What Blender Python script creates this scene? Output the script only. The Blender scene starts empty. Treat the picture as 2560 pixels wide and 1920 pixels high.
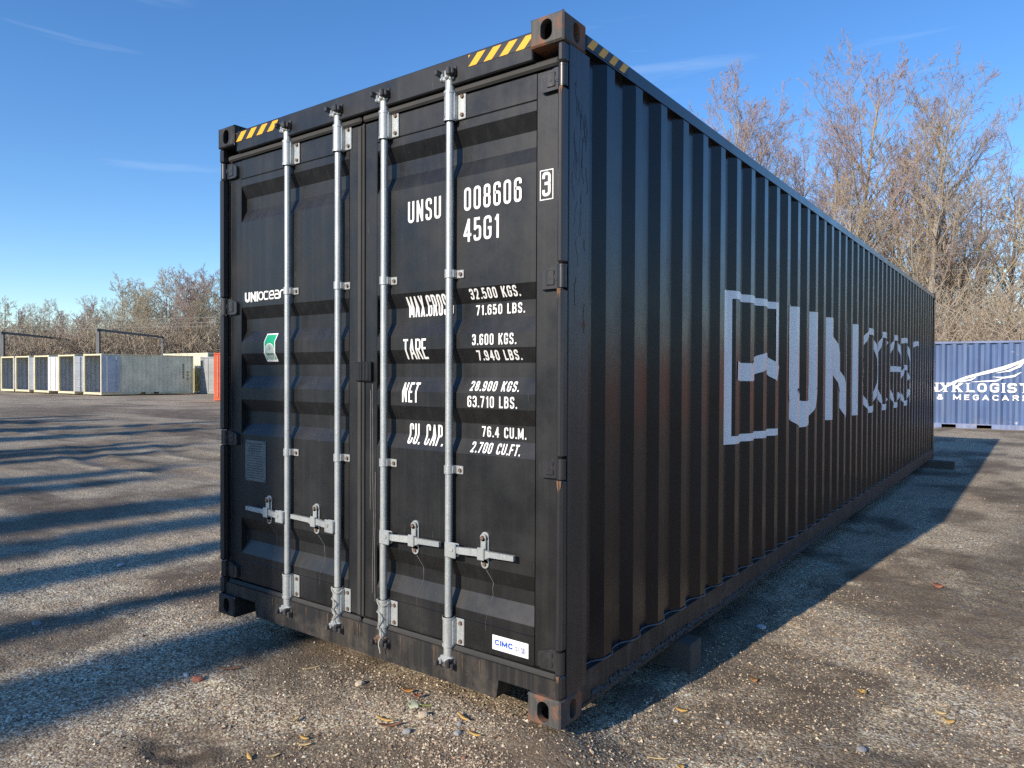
import bpy, math, random
import numpy as np
from mathutils import Vector, Matrix

sc = bpy.context.scene
C = sc.collection
R = math.radians
random.seed(4)
RNG = np.random.default_rng(11)

# ------------------------------------------------------------------ camera
cam_data = bpy.data.cameras.new('camera')
cam = bpy.data.objects.new('camera', cam_data)
C.objects.link(cam)
CAM = Vector((1.5556, -2.4466, 1.4376))
YAW, PITCH, ROLL, FPX = -0.6350, -0.0125, 0.0042, 1807.1
fwd = Vector((math.sin(YAW) * math.cos(PITCH), math.cos(YAW) * math.cos(PITCH), math.sin(PITCH)))
rgt = Vector((math.cos(YAW), -math.sin(YAW), 0))
upv = rgt.cross(fwd)
r2 = rgt * math.cos(ROLL) + upv * math.sin(ROLL)
u2 = -rgt * math.sin(ROLL) + upv * math.cos(ROLL)
m = Matrix((r2, u2, -fwd)).transposed().to_4x4()
m.translation = CAM
cam.matrix_world = m
cam_data.sensor_width = 36
cam_data.lens = FPX / 2560 * 36
cam_data.clip_start = 0.05
cam_data.clip_end = 3000
sc.camera = cam

# ------------------------------------------------------------------ sun, sky, exposure
SUN_EL, SUN_AZ = R(24.5), R(180 + 6.3)          # azimuth from +Y towards +X, direction of the sun
sun_dir = Vector((math.sin(SUN_AZ) * math.cos(SUN_EL), math.cos(SUN_AZ) * math.cos(SUN_EL), math.sin(SUN_EL)))
sl = bpy.data.lights.new('sun', 'SUN')
sl.energy = 5.0
sl.angle = R(0.5)
sl.color = (1.0, 0.885, 0.735)
so = bpy.data.objects.new('sun', sl)
so.rotation_euler = sun_dir.to_track_quat('Z', 'Y').to_euler()
C.objects.link(so)

world = bpy.data.worlds.new('World')
sc.world = world
world.use_nodes = True
wn, wl = world.node_tree.nodes, world.node_tree.links
for n in list(wn):
    wn.remove(n)
out = wn.new('ShaderNodeOutputWorld')
bg = wn.new('ShaderNodeBackground')
sky = wn.new('ShaderNodeTexSky')
sky.sky_type = 'NISHITA'
sky.sun_disc = False
sky.sun_elevation = SUN_EL
sky.sun_rotation = SUN_AZ
sky.altitude = 0
sky.air_density = 1.0
sky.dust_density = 0.0
sky.ozone_density = 3.6
bg.inputs['Strength'].default_value = 0.150
# thin cirrus streaks
tc = wn.new('ShaderNodeTexCoord')
mp = wn.new('ShaderNodeMapping')
mp.inputs['Rotation'].default_value = (R(6), R(10), R(-25))
mp.inputs['Scale'].default_value = (1.3, 1.6, 22.0)
nz = wn.new('ShaderNodeTexNoise')
nz.inputs['Scale'].default_value = 1.5
nz.inputs['Detail'].default_value = 7
nz.inputs['Roughness'].default_value = 0.55
nz.inputs['Distortion'].default_value = 0.35
rp = wn.new('ShaderNodeValToRGB')
rp.color_ramp.elements[0].position = 0.61
rp.color_ramp.elements[0].color = (0, 0, 0, 1)
rp.color_ramp.elements[1].position = 0.88
rp.color_ramp.elements[1].color = (0.26, 0.26, 0.26, 1)
mx = wn.new('ShaderNodeMix')
mx.data_type = 'RGBA'
mx.inputs['B'].default_value = (5.2, 6.0, 6.9, 1)
wl.new(tc.outputs['Generated'], mp.inputs['Vector'])
wl.new(mp.outputs['Vector'], nz.inputs['Vector'])
wl.new(nz.outputs['Fac'], rp.inputs['Fac'])
wl.new(rp.outputs['Color'], mx.inputs['Factor'])
hs = wn.new('ShaderNodeHueSaturation'); hs.inputs['Saturation'].default_value = 1.20; hs.inputs['Hue'].default_value = .506; hs.inputs['Value'].default_value = 1.12
wl.new(sky.outputs['Color'], hs.inputs['Color'])
wl.new(hs.outputs['Color'], mx.inputs['A'])
wl.new(mx.outputs['Result'], bg.inputs['Color'])
wl.new(bg.outputs['Background'], out.inputs['Surface'])

sc.view_settings.view_transform = 'Standard'
sc.view_settings.look = 'None'
sc.view_settings.gamma = 1
sc.view_settings.exposure = 0.26
sc.view_settings.use_curve_mapping = False
sc.cycles.use_denoising = False
sc.cycles.max_bounces = 6
sc.cycles.diffuse_bounces = 3
sc.cycles.glossy_bounces = 3
sc.cycles.sample_clamp_indirect = 3.0
sc.cycles.adaptive_threshold = 0.006

# ------------------------------------------------------------------ helpers: objects
def tag(o, label=None, cat=None, group=None, kind=None):
    if label: o['label'] = label
    if cat: o['category'] = cat
    if group: o['group'] = group
    if kind: o['kind'] = kind
    return o

def empty(name, loc=(0, 0, 0), rz=0.0):
    o = bpy.data.objects.new(name, None)
    o.empty_display_size = 0.2
    o.location = loc
    o.rotation_euler = (0, 0, rz)
    C.objects.link(o)
    return o

def link(name, me, mat=None, parent=None, loc=None):
    o = bpy.data.objects.new(name, me)
    if mat is not None and not me.materials:
        for mt in (mat if isinstance(mat, (list, tuple)) else [mat]):
            me.materials.append(mt)
    if parent is not None: o.parent = parent
    if loc is not None: o.location = loc
    C.objects.link(o)
    return o

def copy_tree(o, parent=None):
    c = o.copy()
    C.objects.link(c)
    c.parent = parent
    for ch in list(o.children):
        copy_tree(ch, c)
    return c

class MB:
    """collects shapes into one mesh"""
    def __init__(s): s.v = []; s.f = []; s.sm = []
    def add(s, vs, fs, smooth=False):
        b = len(s.v); s.v += [tuple(p) for p in vs]
        s.f += [tuple(i + b for i in f) for f in fs]; s.sm += [smooth] * len(fs)
        return s
    def box(s, x0, x1, y0, y1, z0, z1):
        return s.add([(x0,y0,z0),(x1,y0,z0),(x1,y1,z0),(x0,y1,z0),(x0,y0,z1),(x1,y0,z1),(x1,y1,z1),(x0,y1,z1)],
                     [(0,3,2,1),(4,5,6,7),(0,1,5,4),(1,2,6,5),(2,3,7,6),(3,0,4,7)])
    def bbox(s, x0, x1, y0, y1, z0, z1, b=0.004):
        """box with chamfered edges"""
        if x0 > x1: x0, x1 = x1, x0
        b = min(b, (x1-x0)*.45, (y1-y0)*.45, (z1-z0)*.45)
        vs = []; idx = {}
        for i, (xa, sx) in enumerate(((x0,1),(x1,-1))):
            for j, (ya, sy) in enumerate(((y0,1),(y1,-1))):
                for k, (za, sz) in enumerate(((z0,1),(z1,-1))):
                    for ax in range(3):
                        p = [xa + sx*b, ya + sy*b, za + sz*b]
                        p[ax] = (xa, ya, za)[ax]
                        idx[(i,j,k,ax)] = len(vs); vs.append(p)
        q = lambda *a: idx[a]
        fs = []
        for i in (0,1):
            f = [q(i,0,0,0), q(i,1,0,0), q(i,1,1,0), q(i,0,1,0)]; fs.append(f if i else f[::-1])
            f = [q(0,i,0,1), q(0,i,1,1), q(1,i,1,1), q(1,i,0,1)]; fs.append(f if i else f[::-1])
            f = [q(0,0,i,2), q(1,0,i,2), q(1,1,i,2), q(0,1,i,2)]; fs.append(f if i else f[::-1])
        for j in (0,1):
            for k in (0,1):
                f = [q(0,j,k,1), q(1,j,k,1), q(1,j,k,2), q(0,j,k,2)]; fs.append(f if j != k else f[::-1])
                f = [q(j,0,k,0), q(j,1,k,0), q(j,1,k,2), q(j,0,k,2)]; fs.append(f if j == k else f[::-1])
                f = [q(j,k,0,0), q(j,k,1,0), q(j,k,1,1), q(j,k,0,1)]; fs.append(f if j != k else f[::-1])
        for i in (0,1):
            for j in (0,1):
                for k in (0,1):
                    f = [q(i,j,k,0), q(i,j,k,1), q(i,j,k,2)]; fs.append(f if (i+j+k) % 2 else f[::-1])
        return s.add(vs, fs)
    def cyl(s, p0, p1, r0, r1=None, n=12, caps=True, smooth=True):
        r1 = r0 if r1 is None else r1
        p0, p1 = Vector(p0), Vector(p1)
        d = (p1 - p0).normalized()
        a = d.orthogonal().normalized(); b = d.cross(a)
        vs = []
        for p, r in ((p0, r0), (p1, r1)):
            for i in range(n):
                t = 2*math.pi*i/n
                vs.append(p + (a*math.cos(t) + b*math.sin(t))*r)
        s.add(vs, [(i, (i+1) % n, n + (i+1) % n, n + i) for i in range(n)], smooth)
        if caps:
            s.add(vs, [tuple(range(n))[::-1], tuple(range(n, 2*n))])
        return s
    def tube(s, pts, r, n=6):
        for a, b in zip(pts[:-1], pts[1:]): s.cyl(a, b, r, n=n)
        return s
    def prism(s, poly, axis, a0, a1):
        """polygon extruded along an axis; polygon given in the two other axes, in order"""
        n = len(poly); vs = []
        for a in (a0, a1):
            for p in poly:
                q = list(p); q.insert(axis, a); vs.append(q)
        fs = [(i, (i+1) % n, n+(i+1) % n, n+i) for i in range(n)] + [tuple(range(n))[::-1], tuple(range(n, 2*n))]
        return s.add(vs, fs)
    def mesh(s, name, recalc=True):
        me = bpy.data.meshes.new(name)
        me.from_pydata(s.v, [], s.f)
        me.polygons.foreach_set('use_smooth', s.sm)
        me.update()
        if recalc:
            import bmesh
            bm = bmesh.new(); bm.from_mesh(me)
            bmesh.ops.recalc_face_normals(bm, faces=bm.faces)
            bm.to_mesh(me); bm.free()
        return me
    def build(s, name, mat, parent=None, loc=None, recalc=True):
        return link(name, s.mesh(name, recalc), mat, parent, loc)

def np_mesh(name, V, F, nv=3, smooth=False):
    """mesh from numpy arrays; F (n, nv)"""
    me = bpy.data.meshes.new(name)
    me.vertices.add(len(V)); me.vertices.foreach_set('co', np.ascontiguousarray(V, dtype=np.float32).ravel())
    F = np.ascontiguousarray(F, dtype=np.int32)
    me.loops.add(F.size); me.loops.foreach_set('vertex_index', F.ravel())
    me.polygons.add(len(F)); me.polygons.foreach_set('loop_start', np.arange(0, F.size, nv, dtype=np.int32))
    me.polygons.foreach_set('use_smooth', np.full(len(F), smooth))
    me.update(calc_edges=True)
    return me

# ------------------------------------------------------------------ helpers: materials
class Mat:
    def __init__(s, name):
        s.m = bpy.data.materials.new(name); s.m.use_nodes = True
        s.n, s.l = s.m.node_tree.nodes, s.m.node_tree.links
        s.b = s.n['Principled BSDF']
        s.co = s.n.new('ShaderNodeTexCoord').outputs['Object']
    def noise(s, scale, detail=4, rough=.5, stretch=None, dist=0, vec=None):
        v = vec or s.co
        if stretch:
            mpn = s.n.new('ShaderNodeMapping'); mpn.inputs['Scale'].default_value = stretch
            s.l.new(v, mpn.inputs['Vector']); v = mpn.outputs['Vector']
        t = s.n.new('ShaderNodeTexNoise')
        t.inputs['Scale'].default_value = scale; t.inputs['Detail'].default_value = detail
        t.inputs['Roughness'].default_value = rough; t.inputs['Distortion'].default_value = dist
        s.l.new(v, t.inputs['Vector'])
        return t.outputs['Fac']
    def ramp(s, fac, stops):
        t = s.n.new('ShaderNodeValToRGB'); e = t.color_ramp.elements
        while len(e) < len(stops): e.new(0.5)
        for k, (p, c) in enumerate(stops):
            e[k].position = p
            e[k].color = (c, c, c, 1) if isinstance(c, (int, float)) else (*c, 1)
        s.l.new(fac, t.inputs['Fac'])
        return t.outputs['Color']
    def mix(s, fac, a, b, mode='MIX'):
        t = s.n.new('ShaderNodeMix'); t.data_type = 'RGBA'; t.blend_type = mode
        for sock, val in (('Factor', fac), ('A', a), ('B', b)):
            if isinstance(val, (int, float)) and sock == 'Factor': t.inputs[sock].default_value = val
            elif isinstance(val, (tuple, list)): t.inputs[sock].default_value = (*val[:3], 1)
            else: s.l.new(val, t.inputs[sock])
        return t.outputs['Result']
    def math(s, op, a, b=None):
        t = s.n.new('ShaderNodeMath'); t.operation = op; t.use_clamp = False
        for i, val in enumerate((a, b)):
            if val is None: continue
            if isinstance(val, (int, float)): t.inputs[i].default_value = val
            else: s.l.new(val, t.inputs[i])
        return t.outputs['Value']
    def sep(s):
        t = s.n.new('ShaderNodeSeparateXYZ'); s.l.new(s.co, t.inputs[0]); return t.outputs
    def bump(s, h, strength=.3, dist=.01):
        t = s.n.new('ShaderNodeBump'); t.inputs['Strength'].default_value = strength; t.inputs['Distance'].default_value = dist
        s.l.new(h, t.inputs['Height']); s.l.new(t.outputs['Normal'], s.b.inputs['Normal'])
    def set(s, color=None, rough=None, metal=None, spec=None):
        for key, val in (('Base Color', color), ('Roughness', rough), ('Metallic', metal), ('Specular IOR Level', spec)):
            if val is None: continue
            if isinstance(val, (int, float)): s.b.inputs[key].default_value = val
            elif isinstance(val, (tuple, list)): s.b.inputs[key].default_value = (*val[:3], 1)
            else: s.l.new(val, s.b.inputs[key])
        return s.m

def paint(name, base, rough=.45, rust=.0, streak=.35, dust=(.16,.16,.155), spec=.5, scale=1.0, rustcol=(.16,.06,.02), wear=0.0, dent=1.6):
    M = Mat(name)
    n1 = M.noise(2.2*scale, 5, .55)
    col = M.mix(M.ramp(n1, [(.3, 0.0), (.75, 1.0)]), tuple(c*.82 for c in base), tuple(c*1.2 for c in base))
    st = M.noise(1.0, 5, .6, stretch=(26*scale, 26*scale, .7*scale))
    sm = M.ramp(st, [(.47, 0.0), (.8, streak)])
    col = M.mix(sm, col, dust)
    spk = M.noise(55*scale, 3, .6)
    col = M.mix(M.ramp(spk, [(.66, 0.0), (.76, .16)]), col, dust)
    if streak >= .2:
        sc1 = M.noise(1.0, 4, .7, stretch=(70*scale, 70*scale, 4*scale), dist=1.5)
        col = M.mix(M.ramp(sc1, [(.69, 0.0), (.73, .55)]), col, tuple(c*2.2 for c in dust))
        zc = M.sep()[2]
        low = M.math('MULTIPLY', M.ramp(M.math('MULTIPLY', zc, .6), [(.0, 1.0), (.36, 0.0)]), M.ramp(M.noise(6*scale, 7, .7), [(.50, 0.0), (.80, .40)]))
        col = M.mix(low, col, (dust[0]*1.9, dust[0]*1.6, dust[0]*1.25))
    if wear:
        scr = M.noise(7*scale, 8, .75, dist=1.2)
        col = M.mix(M.ramp(scr, [(.60, 0.0), (.64, wear)]), col, (.012, .012, .014))
    if rust:
        rn = M.noise(5.5*scale, 9, .68, dist=.4)
        rm = M.ramp(rn, [(.68 - rust*.32, 0.0), (.76 - rust*.28, 1.0)])
        rc = M.mix(M.noise(30*scale, 4, .6), rustcol, tuple(c*2.1 for c in rustcol))
        col = M.mix(rm, col, rc)
        rg = M.mix(rm, (rough,)*3, (.85,)*3)
    else:
        rg = M.ramp(M.noise(3.1*scale, 6, .65), [(.3, rough*.78), (.7, min(1, rough*1.4))])
    M.set(col, rg, 0.0, spec)
    hgt = M.math('ADD', M.math('MULTIPLY', M.noise(18*scale, 4, .55), .22), M.math('MULTIPLY', M.noise(2.6*scale, 3, .5), dent))
    M.bump(hgt, .30, .006)
    return M.m

def plain(name, col, rough=.6, metal=0.0, var=.15, scale=12, spec=.5):
    M = Mat(name)
    c = M.mix(M.noise(scale, 5, .6), tuple(x*(1-var*2) for x in col), tuple(min(1, x*(1+var*2)) for x in col))
    M.set(c, rough, metal, spec)
    M.bump(M.noise(scale*3, 3, .5), .12, .004)
    return M.m

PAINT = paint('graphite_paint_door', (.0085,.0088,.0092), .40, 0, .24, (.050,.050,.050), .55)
PAINT_SHADE = paint('graphite_paint_shade_toned', (.0045,.0055,.0085), .23, 0, .04, (.018,.018,.020), .50, dent=.7)  # same graphite, darker; bluish sky-lit shade put into the base colour
PAINT_POST = paint('graphite_paint_post', (.020,.020,.022), .36, .16, .35, (.11,.10,.09), .6, wear=.55)
PAINT_SILL = paint('graphite_paint_sill', (.018,.018,.019), .5, .08, .5, (.12,.095,.065), .4)
CASTING = paint('weathered_casting_steel', (.062,.060,.058), .6, .62, .5, (.19,.16,.12), .4, rustcol=(.15,.062,.03))
CASTING_DK = paint('painted_casting_steel', (.016,.016,.017), .55, .30, .3, (.12,.10,.08), .4)
RUBBER = plain('weathered_rubber', (.036,.035,.033), .75, var=.2, scale=9)
GALV = None
def galv():
    M = Mat('galvanised_steel')
    t = M.n.new('ShaderNodeTexVoronoi'); t.inputs['Scale'].default_value = 160
    M.l.new(M.co, t.inputs['Vector'])
    c = M.mix(t.outputs['Distance'], (.30,.33,.33), (.52,.55,.545))
    c = M.mix(M.ramp(M.noise(9, 5, .6), [(.45, 0.0), (.75, .5)]), c, (.62,.62,.59))
    c = M.mix(M.ramp(M.noise(1.0, 6, .65, stretch=(30, 30, 4)), [(.55, 0.0), (.75, .45)]), c, (.22,.20,.175))
    M.set(c, .44, .45, .5); M.bump(M.noise(120, 3, .5), .1, .002)
    return M.m
GALV = galv()
BOLT = paint('rusted_bolt', (.12,.07,.045), .8, .3, .2, (.2,.12,.08))
IRON = paint('black_iron_cam', (.03,.03,.032), .5, .2, .2, (.3,.32,.32))
def lettering(name, col, rough=.45):
    M = Mat(name)
    c = M.mix(M.ramp(M.noise(22, 7, .7), [(.58, 0.0), (.72, .35)]), col, tuple(x*.55 for x in col))
    M.set(c, rough, 0, .5); return M.m
WHITE = lettering('white_lettering', (.80,.80,.78))
WHITE2 = lettering('faded_white_lettering', (.88,.88,.87), .16)
BLUEINK = lettering('blue_ink', (.02,.10,.48))
GREYINK = lettering('grey_blue_ink', (.16,.19,.33))
STICKER = lettering('white_sticker', (.82,.82,.81))
GREEN = lettering('green_sticker', (.01,.36,.17))
GREYST = lettering('grey_sticker', (.33,.40,.36))
DARKGREEN = lettering('dark_green_ink', (.02,.16,.10))
PLATE = plain('aluminium_plate', (.15,.16,.155), .5, .2)
PLATEINK = plain('plate_ink', (.05,.055,.055), .7)
YELLOW = lettering('hazard_yellow', (.80,.40,.012))
BLACKTAPE = lettering('hazard_black', (.018,.018,.02))
ROPE = plain('weathered_rope', (.34,.33,.29), .9, var=.2, scale=90)

# ------------------------------------------------------------------ numpy noise and ground height
_perm = RNG.permutation(512)
_val = RNG.random(512)
def vnoise(x, y):
    xi = np.floor(x).astype(int); yi = np.floor(y).astype(int)
    xf = x - xi; yf = y - yi
    xf = xf*xf*(3-2*xf); yf = yf*yf*(3-2*yf)
    h = lambda a, b: _val[_perm[(_perm[a & 511] + b) & 511]]
    return (h(xi,yi)*(1-xf) + h(xi+1,yi)*xf)*(1-yf) + (h(xi,yi+1)*(1-xf) + h(xi+1,yi+1)*xf)*yf
def fbm(x, y, o=4):
    s = 0; a = .5
    for k in range(o):
        s = s + a*vnoise(x*2**k + 17*k, y*2**k + 31*k); a *= .5
    return s
def sstep(a, b, x):
    t = np.clip((x-a)/(b-a), 0, 1); return t*t*(3-2*t)

TRACKS = []   # (shallow)
TRK = .55   # wheel tracks: centre line points, half width, depth
def arc(cx, cy, r, a0, a1, n=60):
    t = np.radians(np.linspace(a0, a1, n)); return np.stack([cx + r*np.cos(t), cy + r*np.sin(t)], 1)
TRACKS += [(arc(-11.0, 9.6, 4.6, 200, 290), .24, .05), (arc(-11.0, 9.6, 6.2, 195, 285), .24, .05),
           (arc(-9.0, 22.0, 13.5, 215, 262), .3, .05), (arc(-9.0, 22.0, 15.4, 212, 262), .3, .05),
           (np.array([[-38., -2], [-20, 5.3], [-12, 9.2], [-4, 14.5]]), .32, .06),
           (np.array([[-39., .3], [-21, 7.4], [-13, 11.3], [-5, 16.7]]), .32, .06),
           (np.array([[-30., 12], [-18, 13], [-6, 18]]), .3, .05),
           (np.array([[1.2, 2.2], [1.9, 9], [2.5, 20]]), .22, .018), (np.array([[2.6, 1.5], [3.4, 9], [4.1, 20]]), .22, .018)]
def track_field(x, y):
    d = np.full(x.shape, 9.0); dep = np.zeros(x.shape)
    for pl, hw, dp in TRACKS:
        best = np.full(x.shape, 1e9)
        for a, b in zip(pl[:-1], pl[1:]):
            ab = b - a; t = np.clip(((x-a[0])*ab[0] + (y-a[1])*ab[1])/(ab@ab), 0, 1)
            best = np.minimum(best, np.hypot(x-a[0]-t*ab[0], y-a[1]-t*ab[1]))
        q = best/hw
        prof = TRK*(-np.exp(-(q*q)*1.3)*dp + np.exp(-((q-1.5)**2)*5)*dp*.8)
        dep += prof; d = np.minimum(d, q)
    return d, dep
def ground_h(x, y):
    x = np.asarray(x, float); y = np.asarray(y, float)
    r = np.hypot(x, y)
    z = -.115 + .05*sstep(4, 20, y)*sstep(40, 0, np.abs(x)) + .13*sstep(15, 45, -x)
    near = sstep(60, 12, r)
    z = z + near*((fbm(x*.55, y*.55)-.47)*.035 + (fbm(x*3.1+5, y*3.1)-.47)*.010)
    z = z + sstep(14, 3, r)*((fbm(x*13, y*13, 4)-.47)*.022 + np.maximum(0, fbm(x*5+70, y*5, 4)-.52)*.05)
    # dirt heaped round the near corner casting, low in front of the sill
    z = z + .055*np.exp(-(((x+.06)/.20)**2 + ((y-.03)/.17)**2))
    z = z + .075*np.exp(-(((x+.50)/.62)**2 + ((y+.15)/.50)**2))
    z = z - .032*sstep(.0, .22, x)*np.exp(-((y-1)/2)**2)
    # small scrape with loose soil
    q = ((x+1.30)/.20)**2 + ((y+.84)/.12)**2
    z = z - .022*np.exp(-q*q) + .05*np.exp(-q*.6)*(fbm(x*16, y*16, 4)-.44)*1.6
    z = z + sstep(-2.5, -7, x)*near*(fbm(x*1.9+50, y*2.6, 5)-.47)*.05
    _, dep = track_field(x, y)
    z = z + dep*(.1 + 1.8*fbm(x*4, y*4, 4)) + (np.abs(dep) > .002)*(fbm(x*9, y*9, 3)-.44)*.03*np.minimum(1, np.abs(dep)*60)
    # far rise
    rf = np.hypot(x-0, y-0)
    z = z + 9.0*sstep(80, 170, rf)
    return z
def gz(x, y): return float(ground_h(np.array([x]), np.array([y]))[0])

def axis(lo, hi, dlo, dhi, step, grow=1.09):
    a = list(np.arange(dlo, dhi, step)); s = step
    while a[-1] < hi: s = min(s*grow, 40); a.append(a[-1] + s)
    s = step
    while a[0] > lo: s = min(s*grow, 40); a.insert(0, a[0] - s)
    return np.array(a)

# ground material
def ground_mat():
    M = Mat('gravel_and_dirt')
    a = M.n.new('ShaderNodeAttribute'); a.attribute_name = 'mud'; mud = a.outputs['Fac']
    w = M.n.new('ShaderNodeAttribute'); w.attribute_name = 'wet'; wet = w.outputs['Fac']
    v1 = M.n.new('ShaderNodeTexVoronoi'); v1.inputs['Scale'].default_value = 85; M.l.new(M.co, v1.inputs['Vector'])
    v2 = M.n.new('ShaderNodeTexVoronoi'); v2.inputs['Scale'].default_value = 150; M.l.new(M.co, v2.inputs['Vector'])
    g = M.n.new('ShaderNodeSeparateColor'); M.l.new(v1.outputs['Color'], g.inputs[0])
    g2 = M.n.new('ShaderNodeSeparateColor'); M.l.new(v2.outputs['Color'], g2.inputs[0])
    peb = M.ramp(g.outputs[0], [(.0, (0.075,0.054,0.037)), (.3, (0.267,0.193,0.129)), (.62, (0.617,0.462,0.307)), (.88, (0.900,0.864,0.598)), (1., (0.900,0.900,0.900))])
    peb2 = M.ramp(g2.outputs[0], [(.0, (0.075,0.054,0.036)), (.5, (0.452,0.335,0.218)), (1., (0.900,0.900,0.688))])
    col = M.mix(.42, peb, peb2)
    gap = M.ramp(v1.outputs['Distance'], [(.0, 1.0), (.45, 1.0), (.9, .25)])
    col = M.mix(1.0, col, gap, 'MULTIPLY')
    big = M.noise(.35, 6, .6); mid = M.noise(2.3, 6, .62)
    col = M.mix(M.ramp(mid, [(.45, 0.0), (.72, .60)]), col, (0.251,0.179,0.114))
    col = M.mix(M.ramp(big, [(.47, 0.0), (.68, .50)]), col, (0.334,0.236,0.150))
    fine = M.noise(45, 4, .7)
    soil = M.mix(fine, (0.039,0.030,0.019), (0.142,0.104,0.072))
    mm = M.math('MULTIPLY', mud, M.math('ADD', M.math('MULTIPLY', mid, 1.1), .35))
    cl = M.n.new('ShaderNodeClamp'); M.l.new(mm, cl.inputs[0])
    col = M.mix(cl.outputs[0], col, soil)
    rg = M.mix(wet, (.93,)*3, (.22,)*3)
    M.set(col, rg, 0, .35)
    h = M.math('ADD', M.math('MULTIPLY', v1.outputs['Distance'], -1.0), M.math('MULTIPLY', M.noise(70, 4, .6), .9))
    h = M.math('ADD', h, M.math('MULTIPLY', v2.outputs['Distance'], -.4))
    M.bump(h, .6, .006)
    return M.m
GROUND = ground_mat()

def build_ground():
    xs = axis(-420, 300, -3.6, 2.4, .028, 1.045)
    ys = axis(-160, 420, -1.5, 4.0, .028, 1.045)
    X, Y = np.meshgrid(xs, ys)
    x, y = X.ravel(), Y.ravel()
    Z = ground_h(x, y)
    nx, ny = len(xs), len(ys)
    i = np.arange(nx*ny).reshape(ny, nx)
    F = np.stack([i[:-1,:-1], i[:-1,1:], i[1:,1:], i[1:,:-1]], -1).reshape(-1, 4)
    me = np_mesh('ground', np.stack([x, y, Z], 1), F, 4, True)
    d, _ = track_field(x, y)
    mud = sstep(2.3, .4, d)*.75
    # churned dark soil across the far yard, in long smears, and loose soil at the container's foot
    sm = fbm(x*.05 - y*.09 + 3, y*.16 + x*.075)
    mud = np.maximum(mud, sstep(.44, .56, sm)*sstep(-7, -14, x + .35*(y-4))*sstep(-40, -28, x)*.85)
    mud = np.maximum(mud, 1.3*np.exp(-(((x+1.30)/.30)**2 + ((y+.84)/.19)**2))*sstep(.25, .5, fbm(x*6, y*6)))
    mud = np.maximum(mud, .75*sstep(.55, .0, np.abs(y+.12))*sstep(-2.6, -2.0, x)*sstep(-.2, -1.1, x)*sstep(.38, .6, fbm(x*2.2+9, y*4)))
    mud = np.maximum(mud, .8*sstep(.47, .62, fbm(x*1.3+40, y*1.3+7, 5)))
    mud = np.maximum(mud, (.25 + .65*sstep(.42, .58, fbm(x*.42+11, y*.9+3, 5)))*sstep(-3, -8, x)*sstep(-36, -24, x))
    streak = sstep(.50, .62, fbm(x*.55 - y*.12 + 20, y*3.2 + x*.35, 4))*sstep(.3, .7, x)
    mud = np.maximum(mud, .42*streak)
    mud = np.maximum(mud, .5*np.exp(-(((x-.62)/.2)**2 + ((y+.42)/.16)**2)))
    wet = sstep(.9, .3, d)*sstep(.55, .66, fbm(x*.35+2, y*.35))*sstep(-8, -14, x)*.7
    for nm, arr in (('mud', mud), ('wet', wet)):
        at = me.attributes.new(nm, 'FLOAT', 'POINT'); at.data.foreach_set('value', arr.astype(np.float32))
    g = link('ground', me, GROUND)
    tag(g, kind='structure')
    g['label'] = 'gravel and dirt yard with wheel tracks'
build_ground()

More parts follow.
